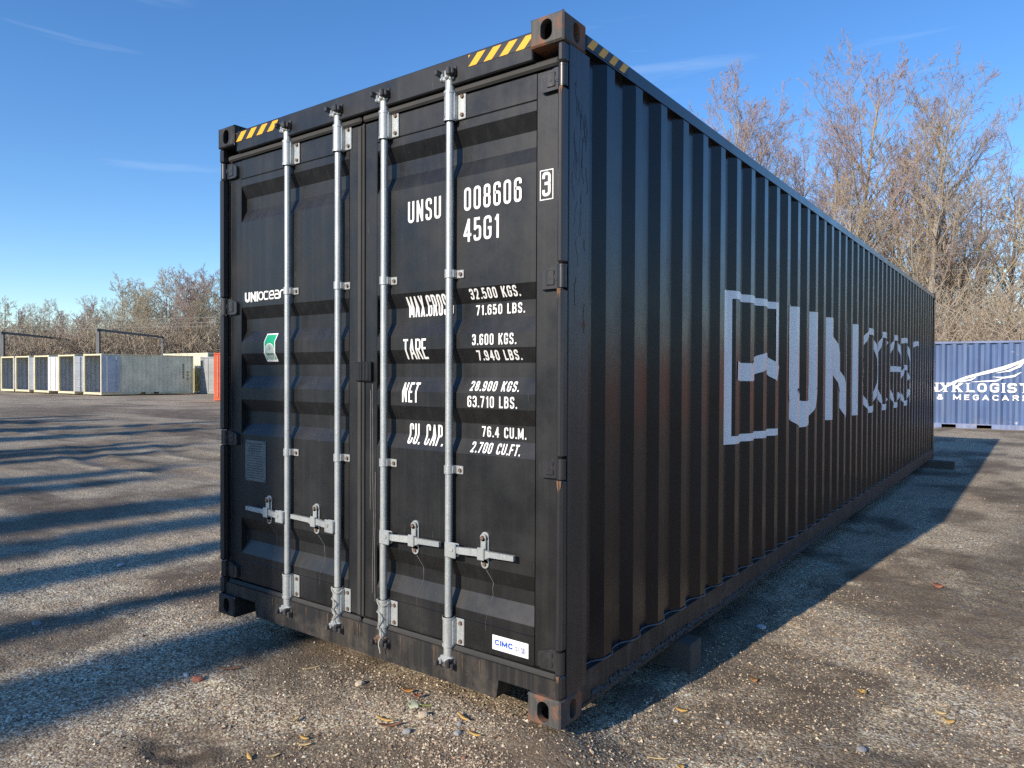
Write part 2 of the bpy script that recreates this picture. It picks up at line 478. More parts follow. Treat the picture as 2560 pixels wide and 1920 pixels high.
# ------------------------------------------------------------------ stroke lettering laid on a surface
r_ = True
GL = {
 '0': (.62, [('c', [(0,0,1),(1,0,1),(1,1,1),(0,1,1)])]),
 '1': (.42, [('o', [(.1,.80),(.85,1),(.85,0)])]),
 '2': (.62, [('o', [(0,.74),(0,1,1),(1,1,1),(1,.56,1),(0,.0),(1,0)])]),
 '3': (.62, [('o', [(0,.76),(0,1,1),(1,1,1),(1,.53,1),(.4,.53)]), ('o', [(.4,.53),(1,.53,1),(1,0,1),(0,0,1),(0,.24)])]),
 '4': (.66, [('o', [(.74,0),(.74,1),(0,.27),(1,.27)])]),
 '5': (.62, [('o', [(.95,1),(.05,1),(.05,.52),(.3,.60,1),(1,.60,1),(1,0,1),(0,0,1),(0,.22)])]),
 '6': (.62, [('o', [(1,.78),(1,1,1),(0,1,1),(0,0,1),(1,0,1),(1,.58,1),(0,.58)])]),
 '7': (.62, [('o', [(0,1),(1,1),(.38,0)])]),
 '8': (.62, [('c', [(.05,.53,1),(.95,.53,1),(.95,1,1),(.05,1,1)]), ('c', [(0,0,1),(1,0,1),(1,.53,1),(0,.53,1)])]),
 '9': (.62, [('o', [(0,.22),(0,0,1),(1,0,1),(1,1,1),(0,1,1),(0,.42,1),(1,.42)])]),
 'A': (.70, [('o', [(0,0),(.5,1),(1,0)]), ('o', [(.17,.26),(.83,.26)])]),
 'B': (.64, [('c', [(0,.53),(.93,.53,1),(.93,1,1),(0,1)]), ('c', [(0,0),(1,0,1),(1,.53,1),(0,.53)])]),
 'C': (.62, [('o', [(1,.72),(1,1,1),(0,1,1),(0,0,1),(1,0,1),(1,.28)])]),
 'E': (.54, [('o', [(1,1),(0,1),(0,0),(1,0)]), ('o', [(0,.53),(.9,.53)])]),
 'F': (.54, [('o', [(1,1),(0,1),(0,0)]), ('o', [(0,.5),(.9,.5)])]),
 'G': (.64, [('o', [(1,.72),(1,1,1),(0,1,1),(0,0,1),(1,0,1),(1,.47),(.55,.47)])]),
 'I': (.14, [('o', [(.5,0),(.5,1)])]),
 'K': (.66, [('o', [(0,0),(0,1)]), ('o', [(1,1),(.06,.38)]), ('o', [(.36,.60),(1,0)])]),
 'L': (.54, [('o', [(0,1),(0,0),(1,0)])]),
 'M': (.84, [('o', [(0,0),(0,1),(.5,.12),(1,1),(1,0)])]),
 'N': (.66, [('o', [(0,0),(0,1),(1,0),(1,1)])]),
 'O': (.64, [('c', [(0,0,1),(1,0,1),(1,1,1),(0,1,1)])]),
 'P': (.62, [('o', [(0,0),(0,1),(1,1,1),(1,.45,1),(0,.45)])]),
 'R': (.64, [('o', [(0,0),(0,1),(1,1,1),(1,.48,1),(0,.48)]), ('o', [(.5,.48),(1,0)])]),
 'S': (.62, [('o', [(1,.74),(1,1,1),(0,1,1),(0,.55,1),(1,.46,1),(1,0,1),(0,0,1),(0,.26)])]),
 'T': (.60, [('o', [(0,1),(1,1)]), ('o', [(.5,1),(.5,0)])]),
 'U': (.64, [('o', [(0,1),(0,0,1),(1,0,1),(1,1)])]),
 'X': (.66, [('o', [(0,1),(1,0)]), ('o', [(0,0),(1,1)])]),
 'Y': (.66, [('o', [(0,1),(.5,.45),(.5,0)]), ('o', [(1,1),(.5,.45)])]),
 '.': (.16, [('o', [(.5,0.0),(.5,.02)])]),
 ' ': (.34, []),
 '&': (.72, [('o', [(1,.0),(.25,.72),(.2,1,1),(.75,1,1),(.75,.68,1),(0,.42,1),(0,0,1),(.7,0,1),(1,.4)])]),
}
def round_path(pts, rad, closed):
    out_ = []; n = len(pts)
    for i, p in enumerate(pts):
        P = np.array(p[:2], float)
        if len(p) < 3 or (not closed and i in (0, n-1)):
            out_.append(P); continue
        A = np.array(pts[(i-1) % n][:2], float); B = np.array(pts[(i+1) % n][:2], float)
        da, db = A-P, B-P; la, lb = np.hypot(*da), np.hypot(*db)
        if la < 1e-9 or lb < 1e-9: out_.append(P); continue
        q = min(rad*p[2], la*.499, lb*.499)
        s, e = P + da/la*q, P + db/lb*q
        for t in np.linspace(0, 1, 7):
            out_.append((1-t)**2*s + 2*t*(1-t)*(P*.86 + .14*(s+e)/2) + t*t*e if False else (1-t)**2*s + 2*t*(1-t)*P + t*t*e)
    return out_
def ribbon(mb, pts, width, mapf, layer=0.0, closed=False, step=.008, across=1):
    """stroke of given width (number or list per point) along pts, mapped by mapf(a, b, layer)"""
    P = [np.array(p, float) for p in pts]
    W = list(width) if hasattr(width, '__len__') else [width]*len(P)
    if closed: P.append(P[0]); W.append(W[0])
    Q = [P[0]]; Wq = [W[0]]
    for a, b, wa, wb in zip(P[:-1], P[1:], W[:-1], W[1:]):
        L = np.hypot(*(b-a))
        if L < 1e-7: continue
        k = max(1, int(L/step))
        for j in range(1, k+1):
            Q.append(a + (b-a)*j/k); Wq.append(wa + (wb-wa)*j/k)
    n = len(Q)
    if n < 2: return
    seg = [(Q[i+1]-Q[i])/np.hypot(*(Q[i+1]-Q[i])) for i in range(n-1)]
    vs = []; fs = []
    for i in range(n):
        if closed: t0, t1 = seg[(i-1) % (n-1)], seg[i % (n-1)]
        else: t0, t1 = seg[max(0, i-1)], seg[min(n-2, i)]
        n0 = np.array([-t0[1], t0[0]]); n1 = np.array([-t1[1], t1[0]])
        nn = n0 + n1; l2 = nn@nn
        nn = n0 if l2 < .05 else nn*2/l2
        if np.hypot(*nn) > 2.6: nn = nn/np.hypot(*nn)*2.6
        for k in range(across+1):
            q = Q[i] + nn*Wq[i]*(.5 - k/across)
            vs.append(mapf(q[0], q[1], layer))
    c = across+1
    for i in range(n-1):
        for k in range(across):
            fs.append((i*c+k, i*c+k+1, (i+1)*c+k+1, (i+1)*c+k))
    mb.add(vs, fs)
def text(mb, s, x0, x1, z0, z1, t, mapf, rad=None, slant=0.0, gap=None, serif=0.0, tv=None):
    """fit string s in the box x0..x1, z0..z1 with stroke thickness t"""
    h = z1 - z0; gap = t*.95 if gap is None else gap
    ws = [GL[ch][0]*h for ch in s]
    tot = sum(ws) + gap*(len(s)-1)
    k = (x1 - x0 - gap*(len(s)-1))/sum(ws) if sum(ws) else 1
    x = x0; lay = 0
    for ch, w in zip(s, ws):
        w = w*k
        for kind, pts in GL[ch][1]:
            Pp = []
            for p in pts:
                a = x + t/2 + p[0]*max(0, w - t); b = z0 + t/2 + p[1]*(h - t)
                Pp.append((a + slant*(b - z0), b, *p[2:]))
            rr = (min(w, h)*.46 if rad is None else rad)
            path = round_path(Pp, rr, kind == 'c')
            if ch == '.': path = [(path[0][0], z0), (path[0][0], z0 + t*1.05)]
            elif kind == 'o' and len(pts) <= 5 and ch not in '.':   # run square ends out to the full cap height
                path = [np.array(p) for p in path]
                for e, f in ((0, 1), (-1, -2)):
                    d = path[e] - path[f]; L = np.hypot(*d)
                    if abs(d[1]) > abs(d[0])*.8 and (abs(path[e][1]-z0-t/2) < t*.3 or abs(path[e][1]-z1+t/2) < t*.3):
                        path[e] = path[e] + d/L*t*.5
                    elif abs(d[0]) > abs(d[1])*.8: path[e] = path[e] + d/L*t*.5
            path = [np.array(p, float) for p in path]
            subs = [[path[0]]]
            if kind == 'c': subs = [path]
            else:
                for i in range(1, len(path)):
                    subs[-1].append(path[i])
                    if i < len(path)-1:
                        d0 = path[i]-path[i-1]; d1 = path[i+1]-path[i]
                        if d0 @ d1 < -.12*np.hypot(*d0)*np.hypot(*d1): subs.append([path[i]])
            for si, sp in enumerate(subs):
                if len(subs) > 1:      # acute corner: let the two strokes overlap instead of folding
                    if si > 0: d = sp[0]-sp[1]; sp = [sp[0] + d/np.hypot(*d)*t*.38] + sp[1:]
                    if si < len(subs)-1: d = sp[-1]-sp[-2]; sp = sp[:-1] + [sp[-1] + d/np.hypot(*d)*t*.38]
                ribbon(mb, sp, t, mapf, lay*.00015, kind == 'c'); lay += 1
            if serif and ch not in '.OCGS& ':
                for p in Pp:
                    if abs(p[1]-z0-t/2) < .01*h or abs(p[1]-z1+t/2) < .01*h:
                        zz = z0 + t*.16 if p[1] < (z0+z1)/2 else z1 - t*.16
                        lay += 1
                        ribbon(mb, [(p[0]-t*serif, zz), (p[0]+t*serif, zz)], t*.32, mapf, lay*.00015)
            lay += 1
        x += w + gap

# ================================================================== the dark container
CW, CL, CH = 2.438, 12.192, 2.896
box = empty('shipping_container')
tag(box, 'long dark graphite shipping container in the foreground with closed double doors and white lettering', 'container')

def casting_mesh(flip_x, flip_z):
    """corner casting 0.162 x 0.178 x 0.118 with oval apertures; local corner at origin, extends -x, +y, +z unless flipped"""
    mb = MB(); w, l, h = .162, .178, .118; N = 28; b = .007
    def holed(orig, eu, ev, nrm, lu, lv, hu, hv, ru, rv):
        o, eu, ev, nrm = Vector(orig), Vector(eu), Vector(ev), Vector(nrm)
        outer = []; inner = []; mid = []
        cr = .016
        for i in range(N):
            a = 2*math.pi*i/N + .0001
            c, s = math.cos(a), math.sin(a)
            k = min((lu/2)/abs(c) if abs(c) > 1e-6 else 9, (lv/2)/abs(s) if abs(s) > 1e-6 else 9)
            pu, pv = lu/2 + c*k, lv/2 + s*k
            pu = lu/2 + math.copysign(min(abs(pu-lu/2), lu/2-b), pu-lu/2); pv = lv/2 + math.copysign(min(abs(pv-lv/2), lv/2-b), pv-lv/2)
            outer.append(o + eu*pu + ev*pv)
            # stadium shaped aperture
            e = rv - ru
            qv = (s*ru + math.copysign(e, s)) if rv > ru else s*rv
            inner.append(o + eu*(hu + c*ru) + ev*(hv + qv))
        back = [p - nrm*.032 for p in inner]
        vs = outer + inner + back
        fs = [(i, (i+1) % N, N+(i+1) % N, N+i) for i in range(N)] + [(N+i, N+(i+1) % N, 2*N+(i+1) % N, 2*N+i) for i in range(N)]
        mb.add(vs, fs)
    X = -1 if not flip_x else 1
    holed((0,0,0), (X,0,0), (0,0,1), (0,-1,0), w, h, .083, .059 if not flip_z else .055, .029, .042)
    holed((0,0,0), (0,1,0), (0,0,1), (-X,0,0), l, h, .100, .059, .0255, .040)
    # chamfer strips and plain faces
    x1 = X*w
    mb.add([(0,b,0),(X*b,0,0),(X*b,0,h),(0,b,h)], [(0,1,2,3)])
    def rim(za, zb):
        mb.add([(X*b,0,za),(x1-X*b,0,za),(x1-X*b,b,zb),(X*b,b,zb)], [(0,1,2,3)])
    hb = h-b
    o = MB()
    mb.add([(X*b,0,hb),(x1,0,hb),(x1,b,h),(X*b,b,h)], [(0,1,2,3)])
    mb.add([(0,b,hb),(0,l,hb),(X*b,l,h),(X*b,b,h)], [(0,1,2,3)])
    mb.add([(X*b,0,hb),(X*b,b,h),(0,b,hb)], [(0,1,2)])
    mb.add([(X*b,0,b),(x1,0,b),(x1,b,0),(X*b,b,0)], [(0,1,2,3)])
    mb.add([(0,b,b),(0,l,b),(X*b,l,0),(X*b,b,0)], [(0,1,2,3)])
    mb.add([(x1-X*b,0,b),(x1,b,b),(x1,b,hb),(x1-X*b,0,hb)], [(0,1,2,3)])
    mb.add([(0,l-b,b),(X*b,l,b),(X*b,l,hb),(0,l-b,hb)], [(0,1,2,3)])
    mb.add([(X*b,b,h),(x1,b,h),(x1,l,h),(X*b,l,h)], [(0,1,2,3)])
    mb.add([(X*b,b,0),(x1,b,0),(x1,l,0),(X*b,l,0)], [(0,1,2,3)])
    mb.add([(x1,b,0),(x1,l,0),(x1,l,h),(x1,b,h)], [(0,1,2,3)])
    mb.add([(X*b,l,0),(x1,l,0),(x1,l,h),(X*b,l,h)], [(0,1,2,3)])
    return mb.mesh('corner_casting', False)

ck = casting_mesh(False, False); ckl = casting_mesh(True, False)
for (x, me) in ((0, ck), (-CW, ckl)):
    for z in (0, CH-.118):
        nm = link('corner_casting', me.copy(), CASTING if x == 0 else CASTING_DK, box, (x, 0, z))
        if x == 0 and z > 1: nm['label'] = 'rusty grey upper corner casting with oval hole'
        far = link('corner_casting', MB().bbox(-.162 if x == 0 else 0, 0 if x == 0 else .162, 0, .178, 0, .118, .007).mesh('corner_casting'), CASTING_DK, box, (x, CL-.178, z))

# corner posts of the door end: outer web + front lip broken at each hinge
HZ = [(2.602, 2.690), (1.793, 1.885), (1.016, 1.098), (.222, .310)]     # hinge pockets
def post(side):
    s = 1 if side == 'r' else -1
    cx = lambda x: x if side == 'r' else -CW - x
    mb = MB()
    def bb(xa, xb, *r, **k):
        a, b = sorted((cx(xa), cx(xb))); mb.bbox(a, b, *r, **k)
    bb(-.012, -.002, .052, .212, .118, CH-.118, b=.003)
    z = .118
    for (za, zb) in sorted(HZ):
        bb(-.034, -.0015, .006, .0525, z, za-.004, b=.010); z = zb + .004
    bb(-.034, -.0015, .006, .0525, z, CH-.118, b=.010)
    bb(-.175, -.0125, .120, .135, .118, CH-.118, b=.003)
    return mb.build('corner_post', PAINT_POST, box)
post('r'); post('l')
for x in (-.06, -CW+.002):
    MB().bbox(x, x+.058, CL-.18, CL-.002, .118, CH-.118).build('corner_post', PAINT_SHADE, box)

# header, sill
hb_ = MB().bbox(-CW+.162, -.162, .018, .12, 2.738, 2.858, .005)
hb_.build('door_header', PAINT, box)
sl_ = MB()
sl_.prism([(-CW+.162, .118), (-CW+.332, .118), (-CW+.345, .036), (-.345, .036), (-.332, .118), (-.162, .118), (-.0345, .118), (-.0345, .186), (-CW+.0345, .186), (-CW+.0345, .118)], 1, .026, .13)
sl_.build('door_sill', PAINT_SILL, box)
# seals along header and sill
for (za, zb, nm) in ((2.702, 2.736, 'door_seal'), (.178, .206, 'door_seal')):
    mb = MB()
    mb.bbox(-CW+.045, -1.225, .036, .056, za, zb, .009); mb.bbox(-1.213, -.045, .036, .056, za, zb, .009)
    mb.build(nm, RUBBER, box)

# rails
def strip(profile, y0, y1, name, mat):   # profile in x,z extruded in y
    return MB().prism(profile, 1, y0, y1).build(name, mat, box)
for sx in (0, 1):
    f = (lambda x: x) if sx == 0 else (lambda x: -CW - x)
    strip([(f(-.002), 2.803), (f(-.002), 2.862), (f(-.06), 2.862), (f(-.06), 2.803)], .178, CL-.178, 'top_side_rail', PAINT_SHADE)
    mb = MB()
    a, b = sorted((f(-.004), f(-.014))); mb.box(a, b, .178, CL-.178, .045, .178)
    a, b = sorted((f(-.001), f(-.070))); mb.box(a, b, .178, CL-.178, .030, .045)
    a, b = sorted((f(-.0145), f(-.070))); mb.box(a, b, .178, CL-.178, .168, .1775)
    mb.build('bottom_side_rail', PAINT_SILL, box)
MB().bbox(-CW+.06, -.06, .12, CL-.1, 2.84, 2.872).build('roof', PAINT_SHADE, box)
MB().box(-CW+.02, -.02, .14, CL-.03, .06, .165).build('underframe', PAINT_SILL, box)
MB().box(-CW+.162, -.162, CL-.06, CL-.02, .0, CH-.02).build('front_wall', PAINT_SHADE, box)
# caked gravel on the bottom rail ledge
mb = MB()
rr = random.Random(7)
y = .26
while y < 4.6:
    if vnoise(np.array([y*1.7]), np.array([3.]))[0] > .25:
        for k in range(3):
            s = rr.uniform(.006, .019); x = rr.uniform(-.013, .0035); z = .046 + rr.uniform(0, .03)*(1-y/7)
            q = [Vector((rr.uniform(-1, 1), rr.uniform(-1, 1), rr.uniform(-1, 1))).normalized()*s for _ in range(7)]
            c = Vector((min(x, .004), y + rr.uniform(-.01, .01), z))
            mb.add([c + Vector((s*.8,0,0)), c + Vector((0,s,0)), c - Vector((s*.8,0,0)), c - Vector((0,s,0)), c + q[0]*.2 + Vector((0,0,s*.8)), c - Vector((0,0,s*.8))],
                   [(0,1,4),(1,2,4),(2,3,4),(3,0,4),(1,0,5),(2,1,5),(3,2,5),(0,3,5)])
    y += rr.uniform(.006, .016)
o = mb.build('caked_gravel', plain('caked_mud', (.085,.08,.075), .95, var=.25, scale=60), box)
o['kind'] = 'stuff'

# corrugated side walls
PER = .2785; Y0 = .2295
def side_x(y):
    """depth (negative inward) of the side wall at y"""
    t = (y - .302) % PER
    if t < .066: d = -.036*(1 - t/.066)
    elif t < .137: d = 0
    elif t < .203: d = -.036*(t-.137)/.066
    else: d = -.036
    return -.006 + d
def side_wall(mirror):
    ys = [.2125]
    k = 0
    while True:
        b = .302 + PER*(k-1)
        for q in (0, .066, .137, .203):
            y = b + q
            if .2125 < y < CL-.19: ys.append(y)
        k += 1
        if b > CL: break
    ys.append(CL-.185)
    vs = []; fs = []
    for y in ys:
        x = side_x(y); x = x if not mirror else -CW - x
        vs += [(x, y, .17), (x, y, 2.835)]
    for i in range(len(ys)-1): fs.append((2*i, 2*i+2, 2*i+3, 2*i+1))
    return MB().add(vs, fs).build('corrugated_wall', PAINT_SHADE, box)
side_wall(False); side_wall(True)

# weld beads where the corrugated wall meets the bottom rail
mb = MB(); y = .23; pts = []
while y < CL-.2:
    pts.append((side_x(y)+.004, y, .181)); y += .0335
mb.tube(pts, .0045, 5)
mb.build('weld_seam', plain('worn_weld', (.11,.11,.115), .5, var=.3, scale=20), box)

# ---- doors
DY = .057                                # outer face of the doors
REC = [(2.545, 2.475, 2.405, 2.331), (1.830, 1.761, 1.690, 1.621), (1.557, 1.490, 1.426, 1.355), (1.287, 1.217, 1.147, 1.081), (.585, .510, .450, .374)]
DEP = .034
def door_depth(z):
    for a, b, c, d in REC:
        if d < z < a:
            if z > b: return DEP*(a-z)/(a-b)
            if z < c: return DEP*(z-d)/(c-d)
            return DEP
    return 0.0
def dmap(x, z, layer=0.0): return (x, DY - .0016 - layer + door_depth(z), z)
KX = .0068
def tx(x): return x + (x - 1.556)*KX      # measured at y=.04, moved on to the door face
def tz(z): return z + (z - 1.4376)*KX

def make_door(xa, xb, hinge_left):
    """door leaf from xa to xb with recessed corrugated field"""
    pa, pb = (xa + (.105 if hinge_left else .088), xb - (.108 if hinge_left else .118))
    mb = MB()
    mb.bbox(xa, pa, DY-.001, .11, .208, 2.700, .005); mb.bbox(pb, xb, DY-.001, .11, .208, 2.700, .005)
    zs = [.208, .330, .336, .339]
    for r in reversed(REC): zs += [r[3], r[2], r[1], r[0]]
    zs += [2.584, 2.588, 2.592, 2.700]
    def off(z):
        if abs(z-.336) < .001: return -.003
        if abs(z-2.588) < .001: return .004
        return door_depth(z)
    vs = []; fs = []
    for z in zs:
        d = off(z) if (z not in [q for r in REC for q in (r[1], r[2])]) else DEP
        e = 0
        vs += [(pa+.0005, DY, z), (pa+.001+e, DY+d, z), (pb-.001-e, DY+d, z), (pb-.0005, DY, z)]
    for i in range(len(zs)-1):
        for k in range(3): fs.append((4*i+k, 4*i+k+1, 4*i+5+k, 4*i+4+k))
    mb.add(vs, fs)
    return mb.build('door', PAINT, box)
door_l = make_door(-CW+.048, -1.226, True)
door_r = make_door(-1.212, -.048, False)
# vertical seal between the leaves
mb = MB(); mb.bbox(-1.2255, -1.2125, .048, .075, .208, 2.70, .004)
mb.bbox(-1.262, -1.238, .050, .0555, .21, 2.69, .004)
mb.build('door_seal', RUBBER, box)
# jambs beside the leaves
for xa, xb in ((-CW+.0125, -CW+.046), (-.046, -.0345)):
    MB().bbox(xa, xb, .062, .118, .19, 2.72, .004).build('door_jamb', PAINT_POST, box)

bolt_me = MB().cyl((0, .004, 0), (0, -.006, 0), .0105, .009, 6, smooth=False).mesh('bolt')
bolt_me.materials.append(BOLT)
rivet_me = MB().cyl((0, .002, 0), (0, -.003, 0), .005, .004, 6, smooth=False).mesh('rivet')
rivet_me.materials.append(IRON)

RODY = .030
def rod_set(door, x, sgn, hz=.648):
    """locking bar with brackets, cams and handle; sgn = side the handle points to"""
    mb = MB()
    mb.cyl((x, RODY, .13), (x, RODY, 2.78), .0172, n=20)
    mb.build('locking_bar', GALV, door)
    for z0, z1, capz in ((2.582, 2.717, 2.763), (.200, .335, .156)):
        mb = MB()
        mb.cyl((x, RODY, z0), (x, RODY, z1), .0262, n=20)
        for zz in (z0, z1-.012): mb.cyl((x, RODY, zz), (x, RODY, zz+.012), .0285, n=20)
        mb.bbox(x, x+.075, DY-.007, DY-.001, z0+.008, z1-.006, .003)
        mb.bbox(x+.012, x+.030, RODY-.004, DY-.001, z0+.004, z1-.004, .003)
        lo, hi = sorted((capz, z1 if capz > 1 else z0))
        mb.cyl((x, RODY, lo), (x, RODY, hi), .0218, n=18)
        mb.build('rod_bracket', GALV, door)
        for zz in (z0+.026, z1-.026): link('bolt', bolt_me, None, door, (x+.056, DY-.009, zz))
        for zz in (z0+.020, z1-.020): link('rivet', rivet_me, None, door, (x-.014, RODY-.0225, zz))
        # cam end and its keeper
        up = 1 if capz > 1 else -1
        mb = MB()
        zc = capz + up*.012
        mb.bbox(x-.036, x+.036, RODY-.020, RODY+.010, min(zc-.012, zc+.012), max(zc-.012, zc+.012), .005)
        mb.bbox(x-.044, x-.026, RODY-.026, RODY+.004, zc-.020+up*.010, zc+.012+up*.012, .005)
        mb.bbox(x-.012, x+.010, RODY-.030, RODY+.002, zc-.006, zc+.012+up*.020, .005)
        mb.cyl((x, RODY, zc), (x, RODY, zc+up*.04), .011, n=10)
        mb.build('cam', BOLT if (abs(x+1.048) < .01 and up < 0) else GALV, door)
        mb = MB()
        yb = .018 if up > 0 else .026
        mb.bbox(x-.050, x+.052, yb-.007, yb-.001, zc+up*.020-.022, zc+up*.020+.022, .003)
        mb.bbox(x-.050, x-.034, yb-.040, yb-.001, zc+up*.022-.012, zc+up*.022+.014, .004)
        mb.bbox(x+.018, x+.040, yb-.044, yb-.001, zc+up*.012-.016, zc+up*.012+.020, .005)
        mb.bbox(x+.034, x+.052, yb-.030, yb-.001, zc+up*.020-.018, zc+up*.020+.010, .004)
        mb.build('cam_keeper', IRON, box)
    for z in (1.895, 1.007):
        mb = MB()
        mb.cyl((x, RODY, z-.019), (x, RODY, z+.019), .0225, n=18)
        mb.bbox(x+.010, x+.066, DY-.007, DY-.001, z-.021, z+.017, .004)
        mb.bbox(x+.008, x+.026, RODY-.004, DY-.001, z-.018, z+.018, .003)
        mb.build('rod_guide', GALV, door)
        link('bolt', bolt_me, None, door, (x+.050, DY-.009, z-.003))
    # handle
    s = sgn
    def B(mb, xa, xb, *r, **k):
        a, b = sorted((x + s*xa, x + s*xb)); mb.bbox(a, b, *r, **k)
    mb = MB()
    B(mb, .002, .068, RODY-.034, RODY-.026, hz-.034, hz+.034, b=.004)
    B(mb, .002, .068, RODY-.012, RODY-.004, hz-.030, hz+.030, b=.004)
    B(mb, .004, .020, RODY-.030, RODY-.006, hz-.028, hz+.028, b=.003)
    mb.cyl((x + s*.046, RODY-.038, hz+.006), (x + s*.046, RODY, hz+.006), .0105, n=10)
    mb.build('handle_hub', GALV, door)
    mb = MB()
    def bar(p, q, h0, h1, t=.008):
        (xa, za, ya), (xb, zb, yb) = p, q
        vs = []
        for (xx, zz, yy, hh) in ((xa, za, ya, h0), (xb, zb, yb, h1)):
            for dy, dz in ((-t, -hh), (t, -hh), (t, hh), (-t, hh)):
                vs.append((x + s*xx, yy+dy, zz+dz))
        mb.add(vs, [(0,1,2,3), (4,7,6,5), (0,4,5,1), (1,5,6,2), (2,6,7,3), (3,7,4,0)])
    yh = RODY-.019; yr = RODY+.004
    bar((.048, hz+.006, yh), (.085, hz+.004, yh), .012, .015)
    bar((.085, hz+.004, yh), (.165, hz+.003, yr), .015, .016)
    bar((.165, hz+.003, yr), (.205, hz-.002, yr), .016, .022)
    bar((.205, hz-.001, yr), (.240, hz+.004, yr), .022, .011)
    bar((.240, hz+.004, yr), (.375, hz+.010, yr-.010), .0125, .0115)
    mb.build('handle', GALV, door)
    mb = MB()
    rx = .2
    B(mb, rx-.026, rx+.016, DY-.008, DY-.001, hz-.046, hz+.074, b=.003)
    mb.cyl((x+s*(rx-.005), DY-.001, hz+.074), (x+s*(rx-.005), DY-.008, hz+.074), .021, n=16)
    mb.cyl((x+s*(rx-.005), DY-.001, hz-.046), (x+s*(rx-.005), DY-.008, hz-.046), .021, n=16)
    B(mb, rx-.020, rx+.010, DY-.022, DY-.014, hz+.010, hz+.074, b=.003)
    mb.cyl((x+s*(rx-.005), DY-.022, hz+.072), (x+s*(rx-.005), DY-.0145, hz+.072), .0165, n=14)
    B(mb, rx-.004, rx+.008, DY-.020, DY-.002, hz+.048, hz+.066, b=.003)
    B(mb, rx-.024, rx-.006, yr-.014, DY-.002, hz-.026, hz-.012, b=.003)
    B(mb, rx-.026, rx+.012, yr-.016, yr-.009, hz-.026, hz+.030, b=.004)
    mb.build('handle_retainer', GALV, door)
    link('bolt', bolt_me, None, door, (x+s*(rx-.006), DY-.024, hz+.072))
    link('bolt', bolt_me, None, door, (x+s*(rx-.005), DY-.010, hz-.048))

for x, d, s in ((-1.808, door_l, -1), (-1.388, door_l, -1), (-1.048, door_r, 1), (-.624, door_r, 1)):
    rod_set(d, x, s, .648)

# hinges
for side, door in ((1, door_r), (-1, door_l)):
    for za, zb in HZ:
        f = (lambda x: x) if side == 1 else (lambda x: -CW - x)
        mb = MB()
        mb.cyl((f(-.020), .030, za-.001), (f(-.020), .030, zb+.001), .0195, n=18)
        for zz in (za+.004, zb-.008): mb.cyl((f(-.020), .030, zz), (f(-.020), .030, zz+.004), .0205, n=18)
        zc, hh = (za+zb)/2, (zb-za)/2
        poly = [(f(-.028), zc+hh), (f(-.062), zc+hh), (f(-.128), zc+hh*.55), (f(-.134), zc+hh*.3), (f(-.134), zc-hh*.85), (f(-.118), zc-hh*1.05), (f(-.028), zc-hh*1.02)]
        n = len(poly)
        mb.add([(p[0], .036, p[1]) for p in poly] + [(p[0], DY, p[1]) for p in poly],
               [tuple(range(n))] + [(i, (i+1) % n, n+(i+1) % n, n+i) for i in range(n)])
        a, b = sorted((f(-.060), f(-.100))); mb.bbox(a, b, .031, .037, zc-hh*.72, zc+hh*.62, .003)
        mb.cyl((f(-.044), .037, zc), (f(-.044), .0315, zc), .017, n=14)
        mb.cyl((f(-.044), .032, zc), (f(-.044), .028, zc), .009, n=10)
        mb.cyl((f(-.082), .032, zc-.004), (f(-.082), .0295, zc-.004), .007, n=10)
        mb.build('hinge', PAINT_POST, door)

# anti-rack box in the middle
mb = MB()
mb.bbox(-1.268, -1.232, DY-.020, DY-.001, 1.402, 1.500, .005)
mb.bbox(-1.2305, -1.150, DY-.024, DY-.0015, 1.402, 1.502, .005)
for k in range(3): mb.bbox(-1.222+k*.024, -1.210+k*.024, DY-.029, DY-.023, 1.408, 1.496, .003)
mb.build('door_latch_plate', PAINT, door_r)

# ---- door lettering
def dtext(door, s, x0, x1, z0, z1, t, **k):
    mb = MB(); text(mb, s, tx(x0), tx(x1), tz(z0), tz(z1), t, dmap, **k)
    return mb.build('lettering', WHITE, door, recalc=False)
dtext(door_r, 'UNSU', -.895, -.684, 2.157, 2.259, .0128, gap=.016)
dtext(door_r, '008606', -.546, -.228, 2.170, 2.273, .0128, gap=.016)
dtext(door_r, '45G1', -.549, -.346, 2.031, 2.134, .0128, gap=.014)
dtext(door_r, '3', -.124, -.083, 2.174, 2.274, .0128)
mb = MB(); ribbon(mb, [(tx(-.134), 2.166), (tx(-.072), 2.166), (tx(-.072), 2.287), (tx(-.134), 2.287)], .0042, dmap, 0, True)
mb.build('lettering_frame', WHITE, door_r, recalc=False)
dtext(door_r, 'MAX.GROSS', -.918, -.632, 1.713, 1.810, .0100, gap=.007)
dtext(door_r, '32.500 KGS.', -.522, -.246, 1.775, 1.821, .0072, gap=.008)
dtext(door_r, '71.650 LBS.', -.502, -.232, 1.704, 1.749, .0072, gap=.008)
dtext(door_r, 'TARE', -.925, -.775, 1.511, 1.607, .0100, gap=.006)
dtext(door_r, '3.600 KGS.', -.497, -.253, 1.569, 1.618, .0072, gap=.008)
dtext(door_r, '7.940 LBS.', -.480, -.238, 1.502, 1.546, .0072, gap=.008)
dtext(door_r, 'NET', -.932, -.825, 1.305, 1.400, .0100, gap=.010)
dtext(door_r, '28.900 KGS.', -.516, -.244, 1.366, 1.410, .0072, gap=.008)
dtext(door_r, '63.710 LBS.', -.523, -.247, 1.294, 1.344, .0072, gap=.008)
dtext(door_r, 'CU. CAP.', -.912, -.684, 1.106, 1.203, .0100, gap=.008)
dtext(door_r, '76.4 CU.M.', -.466, -.222, 1.162, 1.209, .0072, gap=.008)
dtext(door_r, '2.700 CU.FT.', -.511, -.236, 1.092, 1.138, .0072, gap=.007)
